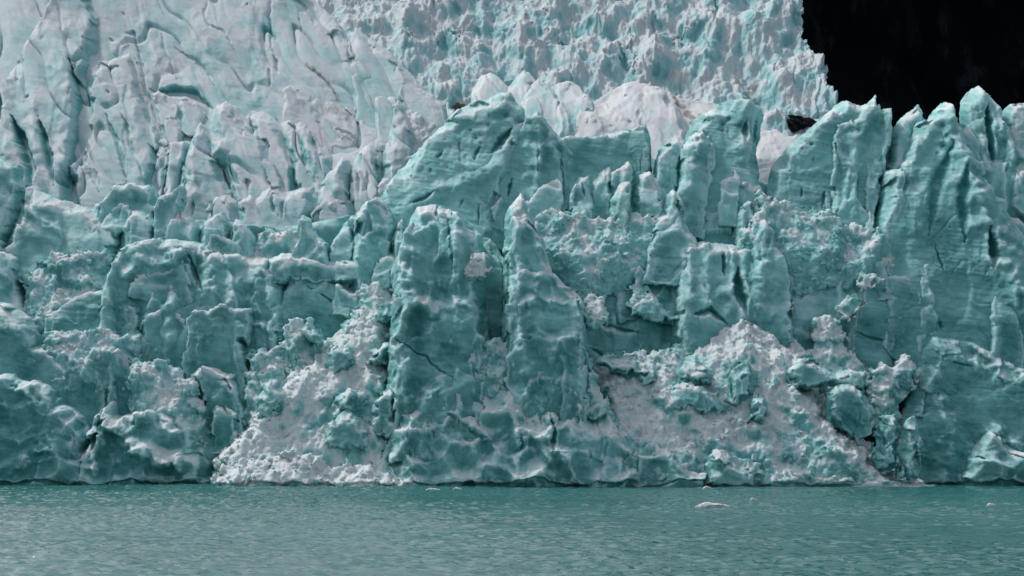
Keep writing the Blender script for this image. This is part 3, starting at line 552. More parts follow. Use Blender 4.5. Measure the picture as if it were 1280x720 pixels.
# ================================================================== blocks in the middle of the wall
BG = 'broken blocks below the crest'
for nm, lb, dy, pts, kw in [
    ('ice_slab', 'flat pale slab lying under the sharp dark wedge', -34, [(652, 285), (655, 252), (668, 238), (684, 226), (698, 220), (704, 232), (707, 252), (704, 285)], dict(T=22, R=7, amp=.6)),
    ('ice_block', 'creased block with two upright ribs below the square slab', -40, [(702, 290), (707, 256), (714, 236), (724, 222), (736, 218), (742, 236), (747, 262), (740, 290)], dict(T=26, R=8, cracks=[([(727, 225), (729, 250)], 5, 2)])),
    ('ice_block', 'block with an upper left horn, right of the one with two ribs', -36, [(734, 280), (738, 228), (750, 212), (764, 205), (765, 214), (768, 232), (768, 280)], dict(T=24, R=8)),
    ('ice_block', 'small pyramid block under the square dark slab', -38, [(758, 250), (763, 216), (774, 210), (785, 199), (790, 206), (793, 224), (790, 250)], dict(T=24, R=7, ridges=[([(785, 200), (776, 225)], 10, 12)])),
    ('ice_block', 'chunky block with a bright curved right rim below the square slab', -48, [(782, 290), (786, 256), (794, 236), (800, 218), (812, 214), (822, 224), (828, 238), (832, 254), (828, 275), (815, 290)], dict(T=30, R=10, ridges=[([(812, 216), (826, 236), (830, 256)], 10, 7)])),
    ('ice_block', 'small dark block in the hollow left of the chunky bright-rimmed one', -66, [(760, 285), (764, 250), (775, 228), (788, 226), (790, 255), (786, 285)], dict(T=18, R=8, tint=.25)),
    ('ice_pinnacle', 'dark round-headed pinnacle with a frayed base below the pointed serac', -62, [(798, 335), (806, 300), (812, 276), (826, 262), (833, 244), (841, 236), (849, 244), (855, 258), (858, 275), (862, 290), (872, 302), (876, 335)], dict(T=32, R=11, tint=.25, amp=.7)),
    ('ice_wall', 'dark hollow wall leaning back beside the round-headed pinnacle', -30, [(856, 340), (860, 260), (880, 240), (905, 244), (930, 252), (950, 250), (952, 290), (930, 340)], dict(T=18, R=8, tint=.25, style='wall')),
    ('ice_block', 'rounded blocky lump under the big rounded dark block', -34, [(892, 262), (894, 228), (905, 218), (918, 214), (926, 222), (926, 262)], dict(T=20, R=8)),
    ('ice_block', 'faceted lump poking out right of the blocky one', -38, [(916, 275), (918, 240), (920, 226), (934, 226), (948, 234), (958, 246), (958, 275)], dict(T=22, R=8, snow=.15)),
    ('ice_block', 'dark overhanging lump at the left end of the rubble ridge', -52, [(918, 300), (920, 268), (928, 255), (940, 252), (946, 268), (944, 300)], dict(T=22, R=8, tint=.3)),
    ('ice_shard', 'small upright shard in the notch between striped fin and great tower', -50, [(1072, 300), (1076, 276), (1080, 262), (1084, 253), (1089, 258), (1092, 275), (1092, 300)], dict(T=18, R=6)),
]:
    kw = dict(kw); sty = kw.pop('style', 'facet')
    ice(nm, lb, nm.replace('_', ' '), 'front', dy, pts, sty, group=BG, **{**dict(snow=.06, tint=.4, ext=24), **kw})

RG = 'snowy rubble'
def rubble(lb, dy, pts, **kw):
    return ice('ice_rubble', lb, 'ice rubble', 'front', dy, pts, 'rubble', group=RG, kind='stuff', **{**dict(T=20, R=12, snow=.3, tint=.6, ext=18, wob=3.5, lean=14), **kw})
rubble('snowy rubble heaped between the pinnacled tower and the blocks under the wedge', -52, [(668, 330), (672, 275), (688, 258), (705, 262), (728, 266), (745, 272), (768, 268), (790, 268), (815, 268), (832, 285), (822, 325), (775, 350), (720, 365)], snow=.12, lump=(15, 9))
rubble('knobbly rubble crest in front of the striped fin', -50, [(915, 345), (925, 290), (945, 262), (945, 240), (960, 246), (975, 250), (998, 256), (1015, 262), (1030, 260), (1055, 276), (1085, 285), (1110, 295), (1118, 318), (1080, 345), (1000, 355)], snow=.08, lump=(17, 11), T=26, tint=.45)

WG = 'big ice walls and buttresses of the front'
W = lambda nm, lb, dy, pts, sty='wall', **kw: ice(nm, lb, nm.replace('_', ' '), 'front', dy, pts, sty, group=WG, **{**dict(snow=.0, tint=.3, ext=26, T=30, R=13), **kw})
W('ice_wall', 'sloping striped pale wall right of the pinnacled tower', -48, [(680, 500), (682, 350), (690, 325), (712, 312), (740, 308), (770, 318), (786, 338), (806, 362), (836, 378), (862, 398), (862, 460), (800, 500)],
  T=26, R=14, tint=.42, snow=.05, lean=12, cracks=[([(733, 398), (760, 408), (800, 418)], 9, 3), ([(733, 430), (760, 445)], 6, 2)], ridges=[([(740, 310), (745, 345), (740, 395)], 6, 18)])
W('ice_wall', 'hollow-faced dark blocks below the round-headed pinnacle', -58, [(765, 380), (768, 320), (785, 305), (800, 308), (822, 318), (842, 322), (850, 350), (846, 385), (810, 372)], sty='facet', T=24, R=10, tint=.25)
W('ice_wall', 'fluted buttress with upright ribs above the wide rubble apron', -66, [(838, 420), (840, 345), (846, 316), (856, 304), (880, 302), (905, 304), (922, 308), (938, 292), (948, 272), (957, 276), (970, 296), (982, 318), (990, 350), (992, 395), (965, 420), (900, 420)],
  sty='flute', T=34, R=12, tint=.36, lean=8, cracks=[([(853, 305), (852, 340)], 12, 2), ([(918, 335), (920, 370), (930, 395)], 18, 8), ([(900, 312), (902, 345)], 8, 3), ([(860, 398), (885, 392), (905, 405)], 14, 5)], ridges=[([(955, 280), (945, 330), (950, 395)], 14, 14), ([(860, 312), (858, 380)], 8, 9), ([(880, 320), (882, 380)], 7, 8)])
W('ice_wall', 'knobbly columned wall below the rubble crest', -62, [(965, 430), (970, 345), (985, 325), (1010, 318), (1045, 314), (1080, 312), (1108, 318), (1112, 350), (1080, 355), (1070, 390), (1050, 420), (1000, 430)],
  sty='flute', T=28, R=12, tint=.36, snow=.08)
W('ice_wall', 'flat dark panel crossed by a slanting crack under the great tower', -62, [(1045, 475), (1052, 400), (1070, 380), (1074, 350), (1100, 342), (1130, 344), (1152, 352), (1158, 400), (1152, 460), (1100, 470)],
  T=24, R=8, tint=.26, amp=.5, snow=-.1, cracks=[([(1060, 415), (1090, 425), (1115, 430)], 7, 2), ([(1118, 430), (1126, 442), (1148, 440)], 12, 2.4)])
rubble('clump of snowy rubble in the cleft right of the fluted buttress', -74, [(1005, 470), (1014, 410), (1024, 396), (1036, 394), (1046, 398), (1056, 420), (1066, 440), (1080, 450), (1088, 470), (1085, 500), (1050, 500)], snow=.42, lump=(7, 7))
rubble('small snowy lumps stuck on the left rim of the flat dark panel', -76, [(1046, 400), (1048, 382), (1058, 370), (1072, 366), (1078, 374), (1072, 384), (1062, 396)], snow=.42, lump=(7, 6), T=14, R=7, ext=4)
rubble('little snow shelf at the top of the flat dark panel', -78, [(1070, 356), (1073, 345), (1085, 342), (1100, 343), (1105, 350), (1088, 356)], snow=.42, lump=(6, 5), T=12, R=6, ext=2)
rubble('snowy rubble in the notch under the flat dark panel', -80, [(1080, 520), (1086, 462), (1100, 450), (1115, 456), (1125, 444), (1140, 450), (1150, 458), (1142, 480), (1126, 505), (1118, 525)], snow=.42, lump=(8, 7))
W('ice_buttress', 'ragged upright rib with knobbly ledges left of the diagonal ridge', -66, [(1136, 470), (1140, 400), (1142, 350), (1150, 325), (1158, 318), (1164, 340), (1168, 380), (1172, 430), (1170, 470)], sty='chunk', T=22, R=9, tint=.36, snow=.1)
W('ice_buttress', 'dark rounded block beside the deep cleft at the right edge', -66, [(1226, 460), (1228, 390), (1227, 350), (1236, 342), (1250, 340), (1260, 350), (1266, 375), (1280, 420), (1276, 460)], sty='facet', T=28, R=11, tint=.28, amp=.6)
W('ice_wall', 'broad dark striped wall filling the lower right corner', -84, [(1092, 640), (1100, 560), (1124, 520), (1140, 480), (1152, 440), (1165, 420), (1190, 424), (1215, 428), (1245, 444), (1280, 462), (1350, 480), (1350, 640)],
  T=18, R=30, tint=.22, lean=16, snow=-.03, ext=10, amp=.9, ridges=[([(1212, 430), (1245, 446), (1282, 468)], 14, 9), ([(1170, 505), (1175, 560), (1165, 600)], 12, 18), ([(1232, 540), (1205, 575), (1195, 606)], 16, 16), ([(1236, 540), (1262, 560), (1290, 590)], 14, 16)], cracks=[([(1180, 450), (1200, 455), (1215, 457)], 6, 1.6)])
W('ice_buttress', 'low folded foot of the lower right wall by the water', -112, [(1190, 640), (1196, 598), (1205, 570), (1222, 552), (1234, 538), (1246, 545), (1264, 560), (1290, 572), (1350, 580), (1350, 640)], sty='scal', T=30, R=14, tint=.24, lean=14, ext=10)

def fan(d, top, pts): return -48 + (d - 52 * (sum(p[1] for p in pts) / len(pts) - top) / 100 - 30 + 48) / 1.6
# wide apron of snow rubble right of the tower
rubble('wide pinkish apron of snow rubble sliding to the water right of the tower', -76, [(728, 640), (730, 470), (740, 452), (762, 445), (790, 438), (815, 440), (845, 436), (862, 420), (880, 412), (905, 412), (918, 398), (930, 392), (940, 408), (965, 418), (990, 424), (1012, 440), (1020, 470), (1045, 500), (1075, 540), (1110, 575), (1180, 605), (1180, 640)],
       snow=.2, lump=(14, 10), T=22, R=16, lean=52, ext=10,
       snows=[([(745, 470), (790, 520), (850, 545), (905, 530), (960, 520)], 34, .5), ([(770, 470), (830, 490), (870, 500)], 20, .4), ([(870, 425), (905, 425), (950, 430), (985, 430)], 22, .55), ([(960, 470), (1000, 510), (1050, 560), (1110, 590)], 24, .45), ([(930, 475), (960, 440)], 14, .4)],
       ridges=[([(960, 440), (990, 500), (1040, 570)], 12, 22), ([(800, 470), (860, 530), (900, 560)], 10, 30)])
for lb, dy, pts, kw in [
    ('big dark rounded block half sunk in the upper rubble apron', -122, [(903, 495), (906, 475), (914, 462), (926, 453), (938, 452), (947, 462), (948, 474), (938, 488), (922, 499)], dict(tint=.12)),
    ('dark double-humped block left of the big sunk one', -122, [(847, 474), (849, 460), (858, 451), (868, 454), (878, 453), (890, 464), (888, 474), (866, 476)], dict(tint=.15)),
    ('dark wedge-shaped block at the apron\'s upper left edge', -118, [(742, 446), (752, 443), (775, 448), (796, 446), (800, 456), (818, 462), (822, 470), (806, 478), (792, 472), (790, 462), (772, 460)], dict(tint=.15)),
    ('pale low hump in the middle of the rubble apron', -126, [(822, 506), (830, 490), (845, 480), (862, 477), (880, 484), (898, 492), (905, 504), (880, 512), (850, 508)], dict(tint=.5, snow=.15)),
    ('broad teal block lying across the upper right of the apron', -120, [(985, 478), (986, 460), (998, 448), (1018, 452), (1040, 462), (1060, 462), (1082, 466), (1086, 478), (1060, 480), (1035, 474), (1012, 482), (998, 480)], dict(tint=.2)),
    ('brown-tinged pale boulder with a dark hollow at the water right of the tower', -150, [(868, 614), (878, 592), (884, 570), (896, 561), (910, 566), (926, 570), (946, 576), (956, 590), (950, 604), (940, 614)], dict(tint=.5, snow=.15, dirt=[([(915, 575), (940, 592)], 10, .25)], T=22, R=20)),
    ('tilted teal block below the notch of snowy rubble', -112, [(1030, 520), (1034, 490), (1050, 478), (1066, 480), (1080, 494), (1092, 512), (1094, 535), (1070, 540)], dict(tint=.28)),
    ('upright pale block standing near the foot of the lower right wall', -118, [(1118, 590), (1122, 545), (1130, 528), (1138, 520), (1148, 532), (1152, 560), (1150, 590)], dict(tint=.5, snow=.1)),
    ('small mottled block right of the pale low hump', -126, [(935, 520), (938, 502), (948, 494), (958, 498), (962, 512), (955, 524)], dict(tint=.25)),
    ('blocky teal lump at the right end of the wide apron', -116, [(1090, 580), (1094, 540), (1104, 520), (1116, 516), (1124, 530), (1124, 580)], dict(tint=.35)),
]:
    ice('ice_block', lb, 'ice block', 'front', fan(-111, 392, pts), pts, 'facet', group='blocks lying on the rubble apron', **{**dict(T=18, R=12, wob=3.5, chip=2.4, ext=8, snow=0.0, lean=6, amp=.8), **kw})
ice('ice_ledge', 'low scalloped ice foot below the apron left of the brown-tinged boulder', 'ice ledge', 'front', -152, [(785, 640), (788, 590), (800, 560), (820, 548), (838, 556), (848, 572), (866, 585), (884, 592), (884, 640)], 'scal', T=26, R=12, snow=.1, tint=.36, lean=12, ext=8)
ice('ice_ledge', 'long low striped ice tongue along the waterline right of the boulder', 'ice ledge', 'front', -152, [(940, 640), (948, 590), (958, 574), (985, 578), (1020, 586), (1060, 594), (1110, 600), (1170, 606), (1170, 640)], 'wall', T=24, R=12, snow=.25, tint=.4, lean=30, ext=8, cracks=[([(962, 578), (1000, 586), (1050, 594)], 7, 2)])

# ================================================================== the left half of the wall
W('ice_buttress', 'lumpy rounded corner of ice at the left edge under the white-capped block', -40, [(-50, 420), (-50, 305), (-10, 307), (8, 309), (22, 316), (30, 328), (34, 346), (30, 368), (40, 390), (30, 420)], sty='facet', T=28, R=12, tint=.34, snow=.05)
W('ice_buttress', 'broad square-shouldered buttress with a striped face in the left middle', -52, [(122, 480), (126, 365), (138, 340), (148, 318), (160, 304), (176, 302), (196, 298), (222, 298), (246, 302), (268, 308), (292, 316), (318, 320), (336, 324), (350, 338), (356, 362), (358, 396), (364, 425), (364, 450), (300, 470), (220, 480)],
  sty='tower', T=36, R=13, tint=.28, lean=6, snow=.02, cracks=[([(240, 318), (250, 345), (262, 372)], 10, 4), ([(170, 400), (185, 415), (205, 440)], 10, 2.4)], ridges=[([(160, 306), (140, 345), (124, 368)], 12, 10), ([(235, 316), (225, 330), (180, 334), (165, 345)], 14, 10), ([(336, 326), (342, 370), (346, 430)], 12, 14), ([(262, 320), (264, 372), (300, 384)], 10, 14)])
W('ice_ledge', 'hooked ice ledge curling left on the striped buttress', -66, [(160, 362), (166, 346), (180, 338), (205, 334), (228, 322), (236, 316), (238, 330), (244, 348), (252, 368), (228, 378), (200, 372), (180, 366)], sty='facet', T=22, R=9, tint=.22, amp=.5, ext=10)
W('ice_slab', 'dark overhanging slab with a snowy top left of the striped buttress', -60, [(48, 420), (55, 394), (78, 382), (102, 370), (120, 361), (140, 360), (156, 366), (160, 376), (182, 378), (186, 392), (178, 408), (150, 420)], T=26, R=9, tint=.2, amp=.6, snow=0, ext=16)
rubble('tumbled lumps of rubble in the hollow under the smooth wedge', -38, [(28, 420), (32, 345), (48, 332), (60, 318), (74, 311), (84, 320), (98, 314), (118, 312), (138, 318), (142, 345), (126, 385), (90, 400)], snow=.2, lump=(13, 11), tint=.45)
W('ice_buttress', 'stepped scalloped block right below the striped buttress', -66, [(172, 490), (176, 410), (186, 392), (202, 384), (222, 386), (236, 396), (252, 412), (262, 424), (275, 440), (285, 470), (250, 492)], sty='facet', T=30, R=10, tint=.28, amp=.8, ridges=[([(226, 390), (245, 412), (262, 425)], 14, 7)])
W('ice_buttress', 'ledged block with a ragged snowy rim, right part of the left middle wall', -72, [(226, 480), (232, 398), (246, 386), (262, 386), (278, 378), (294, 380), (306, 384), (318, 384), (318, 398), (308, 412), (306, 430), (316, 446), (320, 480)], sty='facet', T=28, R=9, tint=.28, amp=.8, ridges=[([(232, 398), (262, 388), (300, 382)], 10, 6)])
rubble('bumpy rubble shelf under the dark overhanging slab', -72, [(52, 480), (56, 420), (70, 414), (90, 413), (105, 416), (125, 411), (142, 412), (152, 418), (166, 416), (176, 424), (180, 438), (188, 452), (170, 470), (120, 480)], snow=.28, lump=(11, 10), T=22, lean=20)
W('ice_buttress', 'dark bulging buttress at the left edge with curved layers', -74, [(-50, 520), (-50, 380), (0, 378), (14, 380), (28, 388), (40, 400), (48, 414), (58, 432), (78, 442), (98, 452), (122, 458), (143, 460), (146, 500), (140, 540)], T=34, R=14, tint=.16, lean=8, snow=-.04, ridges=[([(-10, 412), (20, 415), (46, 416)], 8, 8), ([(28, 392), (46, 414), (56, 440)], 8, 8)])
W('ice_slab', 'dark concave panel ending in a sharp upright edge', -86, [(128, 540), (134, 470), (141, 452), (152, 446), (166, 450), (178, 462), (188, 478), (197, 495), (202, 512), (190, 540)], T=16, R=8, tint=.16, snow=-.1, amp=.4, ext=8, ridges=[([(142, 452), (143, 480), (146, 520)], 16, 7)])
rubble('strip of snowy rubble running down right of the dark concave panel', -84, [(160, 560), (164, 452), (176, 448), (192, 452), (208, 452), (226, 462), (240, 472), (250, 485), (258, 505), (262, 540), (240, 560)], snow=.32, lump=(11, 9), T=24, lean=26)
W('ice_buttress', 'twin-peaked teal block with a pale foot by the great snow chute', -88, [(246, 560), (250, 490), (236, 468), (250, 456), (268, 458), (286, 456), (296, 462), (302, 480), (310, 500), (318, 540), (300, 560)], sty='facet', T=30, R=11, tint=.3, snow=.1)
W('ice_block', 'small pointed block at the foot of the twin-peaked one', -104, [(262, 540), (266, 512), (272, 494), (278, 505), (290, 510), (300, 514), (302, 540)], sty='facet', T=18, R=7, tint=.35, snow=.15)
W('ice_buttress', 'big folded ice mass with snowy brow in the lower left corner', -98, [(-50, 640), (-50, 476), (-8, 470), (6, 458), (16, 458), (26, 466), (32, 475), (48, 474), (64, 480), (76, 488), (84, 505), (96, 512), (108, 520), (120, 540), (128, 580), (130, 640)],
  sty='scal', T=40, R=16, tint=.18, lean=10, ext=8, ridges=[([(104, 516), (92, 540), (80, 550)], 12, 8), ([(30, 475), (48, 496), (60, 510)], 9, 10), ([(40, 585), (58, 565), (100, 560)], 12, 12)])
W('ice_buttress', 'sharp-creased fan of ice folds at the waterline left of the bright pile', -100, [(92, 640), (98, 575), (118, 530), (132, 508), (144, 498), (150, 520), (176, 512), (205, 510), (226, 516), (242, 528), (250, 545), (262, 568), (274, 590), (280, 640)],
  sty='scal', T=44, R=18, tint=.26, lean=10, snow=.12, ext=8, amp=.8, ridges=[([(144, 500), (118, 535), (100, 545), (84, 550)], 22, 12), ([(146, 525), (165, 545), (180, 562), (232, 580)], 24, 13), ([(146, 525), (190, 520), (215, 516), (248, 530)], 18, 10), ([(246, 530), (222, 548), (216, 528)], 10, 8), ([(180, 566), (205, 580), (240, 578)], 14, 10), ([(146, 500), (144, 530), (132, 560), (128, 600)], 16, 12)])
# hollow between the left wall and the tower
W('ice_wall', 'smooth blue wall with a slanting dark seam above the great snow chute', -40, [(345, 470), (352, 335), (366, 322), (388, 332), (412, 340), (432, 352), (450, 362), (452, 392), (444, 420), (420, 450)], T=24, R=10, tint=.3, amp=.6, snow=0, cracks=[([(380, 358), (412, 376), (445, 398)], 6, 2)])
W('ice_ledge', 'overhanging snow-topped ledge below the mushroom knob', -52, [(330, 360), (335, 325), (352, 316), (380, 318), (405, 326), (430, 325), (455, 322), (462, 335), (450, 348), (420, 350), (395, 350), (365, 348)], sty='facet', T=24, R=9, tint=.22, snow=.15, ext=6)
W('ice_block', 'smooth teal block tucked under the barrel-shaped serac', -60, [(456, 360), (462, 338), (472, 322), (486, 314), (500, 318), (500, 338), (492, 356), (474, 362)], sty='facet', T=24, R=9, tint=.28, ext=8, amp=.6)
W('ice_block', 'hook-tipped shelf of ice right of the blue wall', -56, [(410, 385), (414, 358), (424, 352), (436, 362), (444, 366), (452, 352), (462, 352), (456, 380), (440, 396)], sty='facet', T=20, R=8, tint=.3, ext=8)
rubble('steep snow chute pouring down between left wall and tower', -54, [(250, 640), (262, 560), (292, 530), (318, 500), (330, 480), (352, 452), (372, 438), (402, 425), (425, 410), (440, 392), (448, 372), (456, 356), (472, 352), (492, 352), (500, 380), (506, 440), (516, 520), (540, 640)],
       snow=.22, lump=(13, 9), T=26, lean=52, ext=8,
       snows=[([(270, 590), (310, 560), (350, 520), (400, 480), (450, 460), (490, 440)], 38, .55), ([(450, 430), (470, 400), (480, 365)], 24, .5), ([(330, 530), (420, 560)], 24, .35)], ridges=[([(300, 560), (360, 500), (430, 430)], 8, 30)])
rubble('snow rubble bank at the foot of the striped buttress', -74, [(300, 520), (308, 448), (325, 436), (350, 434), (358, 402), (375, 398), (392, 402), (404, 420), (400, 440), (370, 470), (340, 520)], snow=.3, lump=(12, 11), T=22, lean=18)
for lb, dy, pts, kw in [
    ('dark sliver of ice lying in the snow by the blue wall', -104, [(378, 412), (384, 406), (394, 414), (404, 420), (402, 427), (392, 424)], dict(tint=.05, T=10, R=4)),
    ('dark blocky lump in the upper middle of the snow chute', -112, [(408, 455), (412, 436), (424, 428), (438, 434), (444, 448), (436, 460), (420, 464)], dict(tint=.22)),
    ('small teal block against the tower high in the snow chute', -116, [(472, 396), (474, 382), (484, 376), (492, 380), (492, 394), (482, 400)], dict(tint=.25)),
    ('teal block below it leaning on the tower in the snow chute', -120, [(458, 448), (464, 436), (478, 430), (490, 428), (492, 440), (480, 448), (468, 450)], dict(tint=.4, snow=.1)),
    ('cluster-like teal block low in the snow chute beside the tower', -128, [(412, 518), (418, 498), (430, 486), (442, 484), (448, 496), (444, 512), (430, 520)], dict(tint=.35, snow=.1)),
    ('angular lump near the left side of the snow chute', -114, [(320, 520), (322, 498), (332, 476), (346, 474), (356, 488), (362, 500), (352, 514), (336, 522)], dict(tint=.3, snow=.12)),
    ('rough block standing at the tower\'s lower left foot', -130, [(458, 540), (466, 508), (480, 490), (492, 480), (500, 490), (500, 520), (490, 545)], dict(tint=.4, snow=.15)),
    ('smooth grey-blue boulder above the bright snow pile', -126, [(402, 556), (410, 530), (426, 516), (442, 518), (456, 530), (470, 548), (462, 560), (430, 562)], dict(tint=.6, snow=.15)),
]:
    ice('ice_block', lb, 'ice block', 'front', fan(-76, 352, pts), pts, 'chunk', group='blocks lying in the snow chute', **{**dict(T=18, R=12, wob=3.5, chip=2.4, ext=6, snow=0.0, lean=6), **kw})
ice('snow_pile', 'bright white snow pile spilling into the water at the foot of the chute', 'snow pile', 'front', -176, [(255, 640), (262, 600), (278, 582), (300, 574), (325, 572), (345, 566), (365, 563), (384, 564), (396, 568), (408, 578), (422, 584), (434, 572), (444, 578), (458, 580), (470, 584), (486, 590), (505, 596), (520, 604), (522, 640)],
    'rubble', T=40, R=26, snow=1.0, tint=.7, lean=60, ext=4, lump=(12, 5))

# ================================================================== the pinnacled tower
tower = ice('serac', 'massive teal ice tower with two pinnacles standing out at the centre by the water', 'serac', 'front', -110,
    [(486, 560), (485, 440), (489, 400), (490, 360), (493, 335), (500, 312), (508, 288), (514, 270), (522, 260), (534, 254), (545, 255), (556, 260), (572, 266), (584, 274), (594, 284), (602, 294), (606, 310), (607, 340), (608, 380), (613, 430), (624, 520), (610, 560)],
    'tower', T=46, R=16, snow=-.02, tint=.34, lean=6, ext=20, amp=1.15,
    ridges=[([(527, 258), (520, 310), (514, 370), (506, 440), (510, 510)], 14, 18), ([(570, 268), (574, 320), (572, 400)], 8, 12), ([(546, 300), (552, 335), (550, 380)], -10, 12), ([(505, 398), (530, 388), (545, 394)], 12, 8)],
    cracks=[([(486, 414), (505, 430), (535, 446), (558, 468), (576, 486)], 6, 1.8), ([(560, 275), (566, 310), (566, 345)], 5, 2.2)], pits=[(532, 374, 11, 9), (520, 411, 14, 7)],
    snows=[([(500, 320), (494, 380), (494, 430)], 9, .35), ([(515, 275), (530, 262), (560, 266)], 8, .25), ([(520, 360), (545, 395)], 10, .2)])
ice('pinnacle', 'sharp pinnacle with a white tip', None, 'front', -118,
    [(624, 470), (628, 380), (629, 320), (630, 285), (632, 268), (637, 258), (643, 250), (650, 239), (656, 248), (660, 258), (662, 272), (669, 284), (678, 298), (684, 318), (690, 340), (704, 354), (716, 362), (728, 374), (733, 392), (733, 430), (738, 470), (738, 540), (660, 540)],
    'tower', T=38, R=11, snow=.06, tint=.4, parent=tower, ext=20, lean=6, amp=1.1, snows=[([(650, 240), (648, 285)], 13, .45), ([(690, 345), (730, 376)], 10, .3)],
    ridges=[([(650, 241), (646, 300), (648, 380), (654, 460)], 18, 16), ([(652, 250), (672, 300), (690, 345), (730, 378)], 14, 10), ([(731, 380), (728, 440)], 12, 8), ([(660, 365), (680, 380), (700, 385)], 10, 8)],
    cracks=[([(636, 300), (634, 350), (636, 400)], 8, 2)], pits=[(690, 424, 10, 5)])
ice('column', 'narrow dark column between the pinnacles', None, 'front', -84,
    [(594, 500), (598, 330), (604, 305), (612, 298), (620, 305), (628, 318), (640, 340), (646, 500)], 'flute', T=26, R=8, snow=-.1, tint=.14, parent=tower, ext=10, cracks=[([(622, 316), (631, 345), (632, 380), (626, 420)], 20, 3)])
ice('snow_cap', 'snow knob on the dark column', None, 'front', -150, [(584, 340), (588, 322), (598, 317), (608, 323), (613, 338), (600, 346)], 'rubble', T=14, R=7, snow=.8, tint=.6, parent=tower, ext=4, lump=(7, 5))
ice('snow_ledge', 'heap of snow lodged between the pinnacles', None, 'front', -136, [(576, 520), (578, 445), (588, 432), (600, 438), (610, 424), (620, 418), (634, 426), (646, 438), (652, 470), (640, 500)], 'rubble', T=24, R=14, snow=.3, tint=.5, parent=tower, lump=(10, 8), ext=2, lean=14)
ice('spur', 'rough lower spur of the right pinnacle', None, 'front', -140, [(640, 540), (648, 470), (664, 452), (680, 442), (700, 446), (722, 442), (734, 460), (740, 500), (730, 540)], 'chunk', T=16, R=22, snow=.08, tint=.34, parent=tower, ext=8, lean=10, lump=(13, 7))
ice('ice_buttress', 'spreading scalloped foot of the pinnacled tower at the waterline', 'ice buttress', 'front', -134,
    [(455, 640), (470, 585), (486, 552), (494, 520), (506, 500), (530, 506), (556, 498), (580, 490), (605, 494), (628, 484), (650, 486), (672, 494), (700, 490), (726, 484), (744, 490), (758, 512), (774, 538), (790, 562), (806, 588), (815, 640)],
    'scal', T=26, R=46, snow=.22, tint=.42, lean=30, ext=8, lump=(18, 7),
    ridges=[([(556, 520), (590, 530), (612, 545)], 14, 7), ([(648, 490), (650, 540), (645, 600)], 14, 12), ([(745, 495), (770, 545), (790, 600)], 10, 16), ([(690, 526), (692, 560), (720, 600)], 10, 10)],
    cracks=[([(687, 522), (692, 540), (690, 570)], 16, 3.5), ([(648, 530), (652, 560)], 8, 3)], group=WG)
rubble('band of pale snowy rubble along the right edge of the tower\'s foot', -126, [(728, 540), (732, 470), (736, 445), (744, 470), (760, 505), (782, 540), (806, 575), (820, 600), (800, 606), (770, 570)], snow=.3, lump=(9, 7), T=18, R=10, lean=26, ext=6)
ice('ice_block', 'pale snow-crusted boulder stuck to the right shoulder of the tower', 'ice block', 'front', -124, [(728, 410), (728, 380), (735, 370), (748, 369), (758, 376), (760, 392), (756, 408), (742, 410)], 'rubble', T=26, R=10, snow=.5, tint=.55, ext=2, lump=(8, 5))
ice('ice_block', 'knobbly snow-topped lump on the striped pale wall', 'ice block', 'front', -84, [(786, 395), (786, 350), (792, 338), (802, 340), (806, 355), (816, 368), (832, 385), (846, 394), (830, 402), (806, 400)], 'rubble', T=20, R=9, snow=.3, tint=.5, ext=2, lump=(9, 7))

# ================================================================== mountain and rock
def rock_mat(name, c1, c2, k, rough=.95, stretch=1.):
    m, nt, b = new_mat(name)
    geo = nt.nodes.new("ShaderNodeNewGeometry")
    mp = nt.nodes.new("ShaderNodeMapping"); nt.links.new(geo.outputs['Position'], mp.inputs[0]); mp.inputs['Rotation'].default_value = (0, math.radians(28), 0); mp.inputs['Scale'].default_value = (1, 1, stretch)
    n1 = noise(nt, mp.outputs[0], k, 8, .7)
    nt.links.new(mixc(nt, ramp(nt, n1, .5, .78), c1, c2), b.inputs['Base Color'])
    b.inputs['Roughness'].default_value = rough; b.inputs['Specular IOR Level'].default_value = .05
    bp = nt.nodes.new("ShaderNodeBump"); bp.inputs['Distance'].default_value = .15 / k; bp.inputs['Strength'].default_value = .8
    nt.links.new(n1, bp.inputs['Height']); nt.links.new(bp.outputs[0], b.inputs['Normal'])
    return m

def sheet(name, X, Y, Z, m):
    r, c = X.shape; idx = np.arange(r * c).reshape(r, c)
    q = np.stack([idx[:-1, :-1], idx[1:, :-1], idx[1:, 1:], idx[:-1, 1:]], -1).reshape(-1, 4)
    me = bpy.data.meshes.new(name)
    me.vertices.add(r * c); me.vertices.foreach_set('co', np.stack([X, Y, Z], -1).astype(np.float32).ravel())
    me.loops.add(q.size); me.loops.foreach_set('vertex_index', q.astype(np.int32).ravel())
    me.polygons.add(len(q)); me.polygons.foreach_set('loop_start', np.arange(0, q.size, 4, dtype=np.int32))
    me.polygons.foreach_set('use_smooth', np.ones(len(q), bool)); me.update(calc_edges=True); me.materials.append(m)
    o = bpy.data.objects.new(name, me); COL.objects.link(o); return o

gx = np.arange(100, 1500, 8.0); gz = np.arange(900, -60, -8.0)
X, Z = np.meshgrid(gx, gz)
Yd = 2500 + .25 * Z - 60 * fbm(X / 220, Z / 300, 900, 6, .55) - 25 * np.abs(perlin(X / 60, Z / 200, 901))
mt = sheet('mountain', X, Yd, Z, rock_mat("dark_rock", (.0035, .0045, .007), (.034, .037, .045), .035, .95, .3))
mt['kind'] = 'structure'

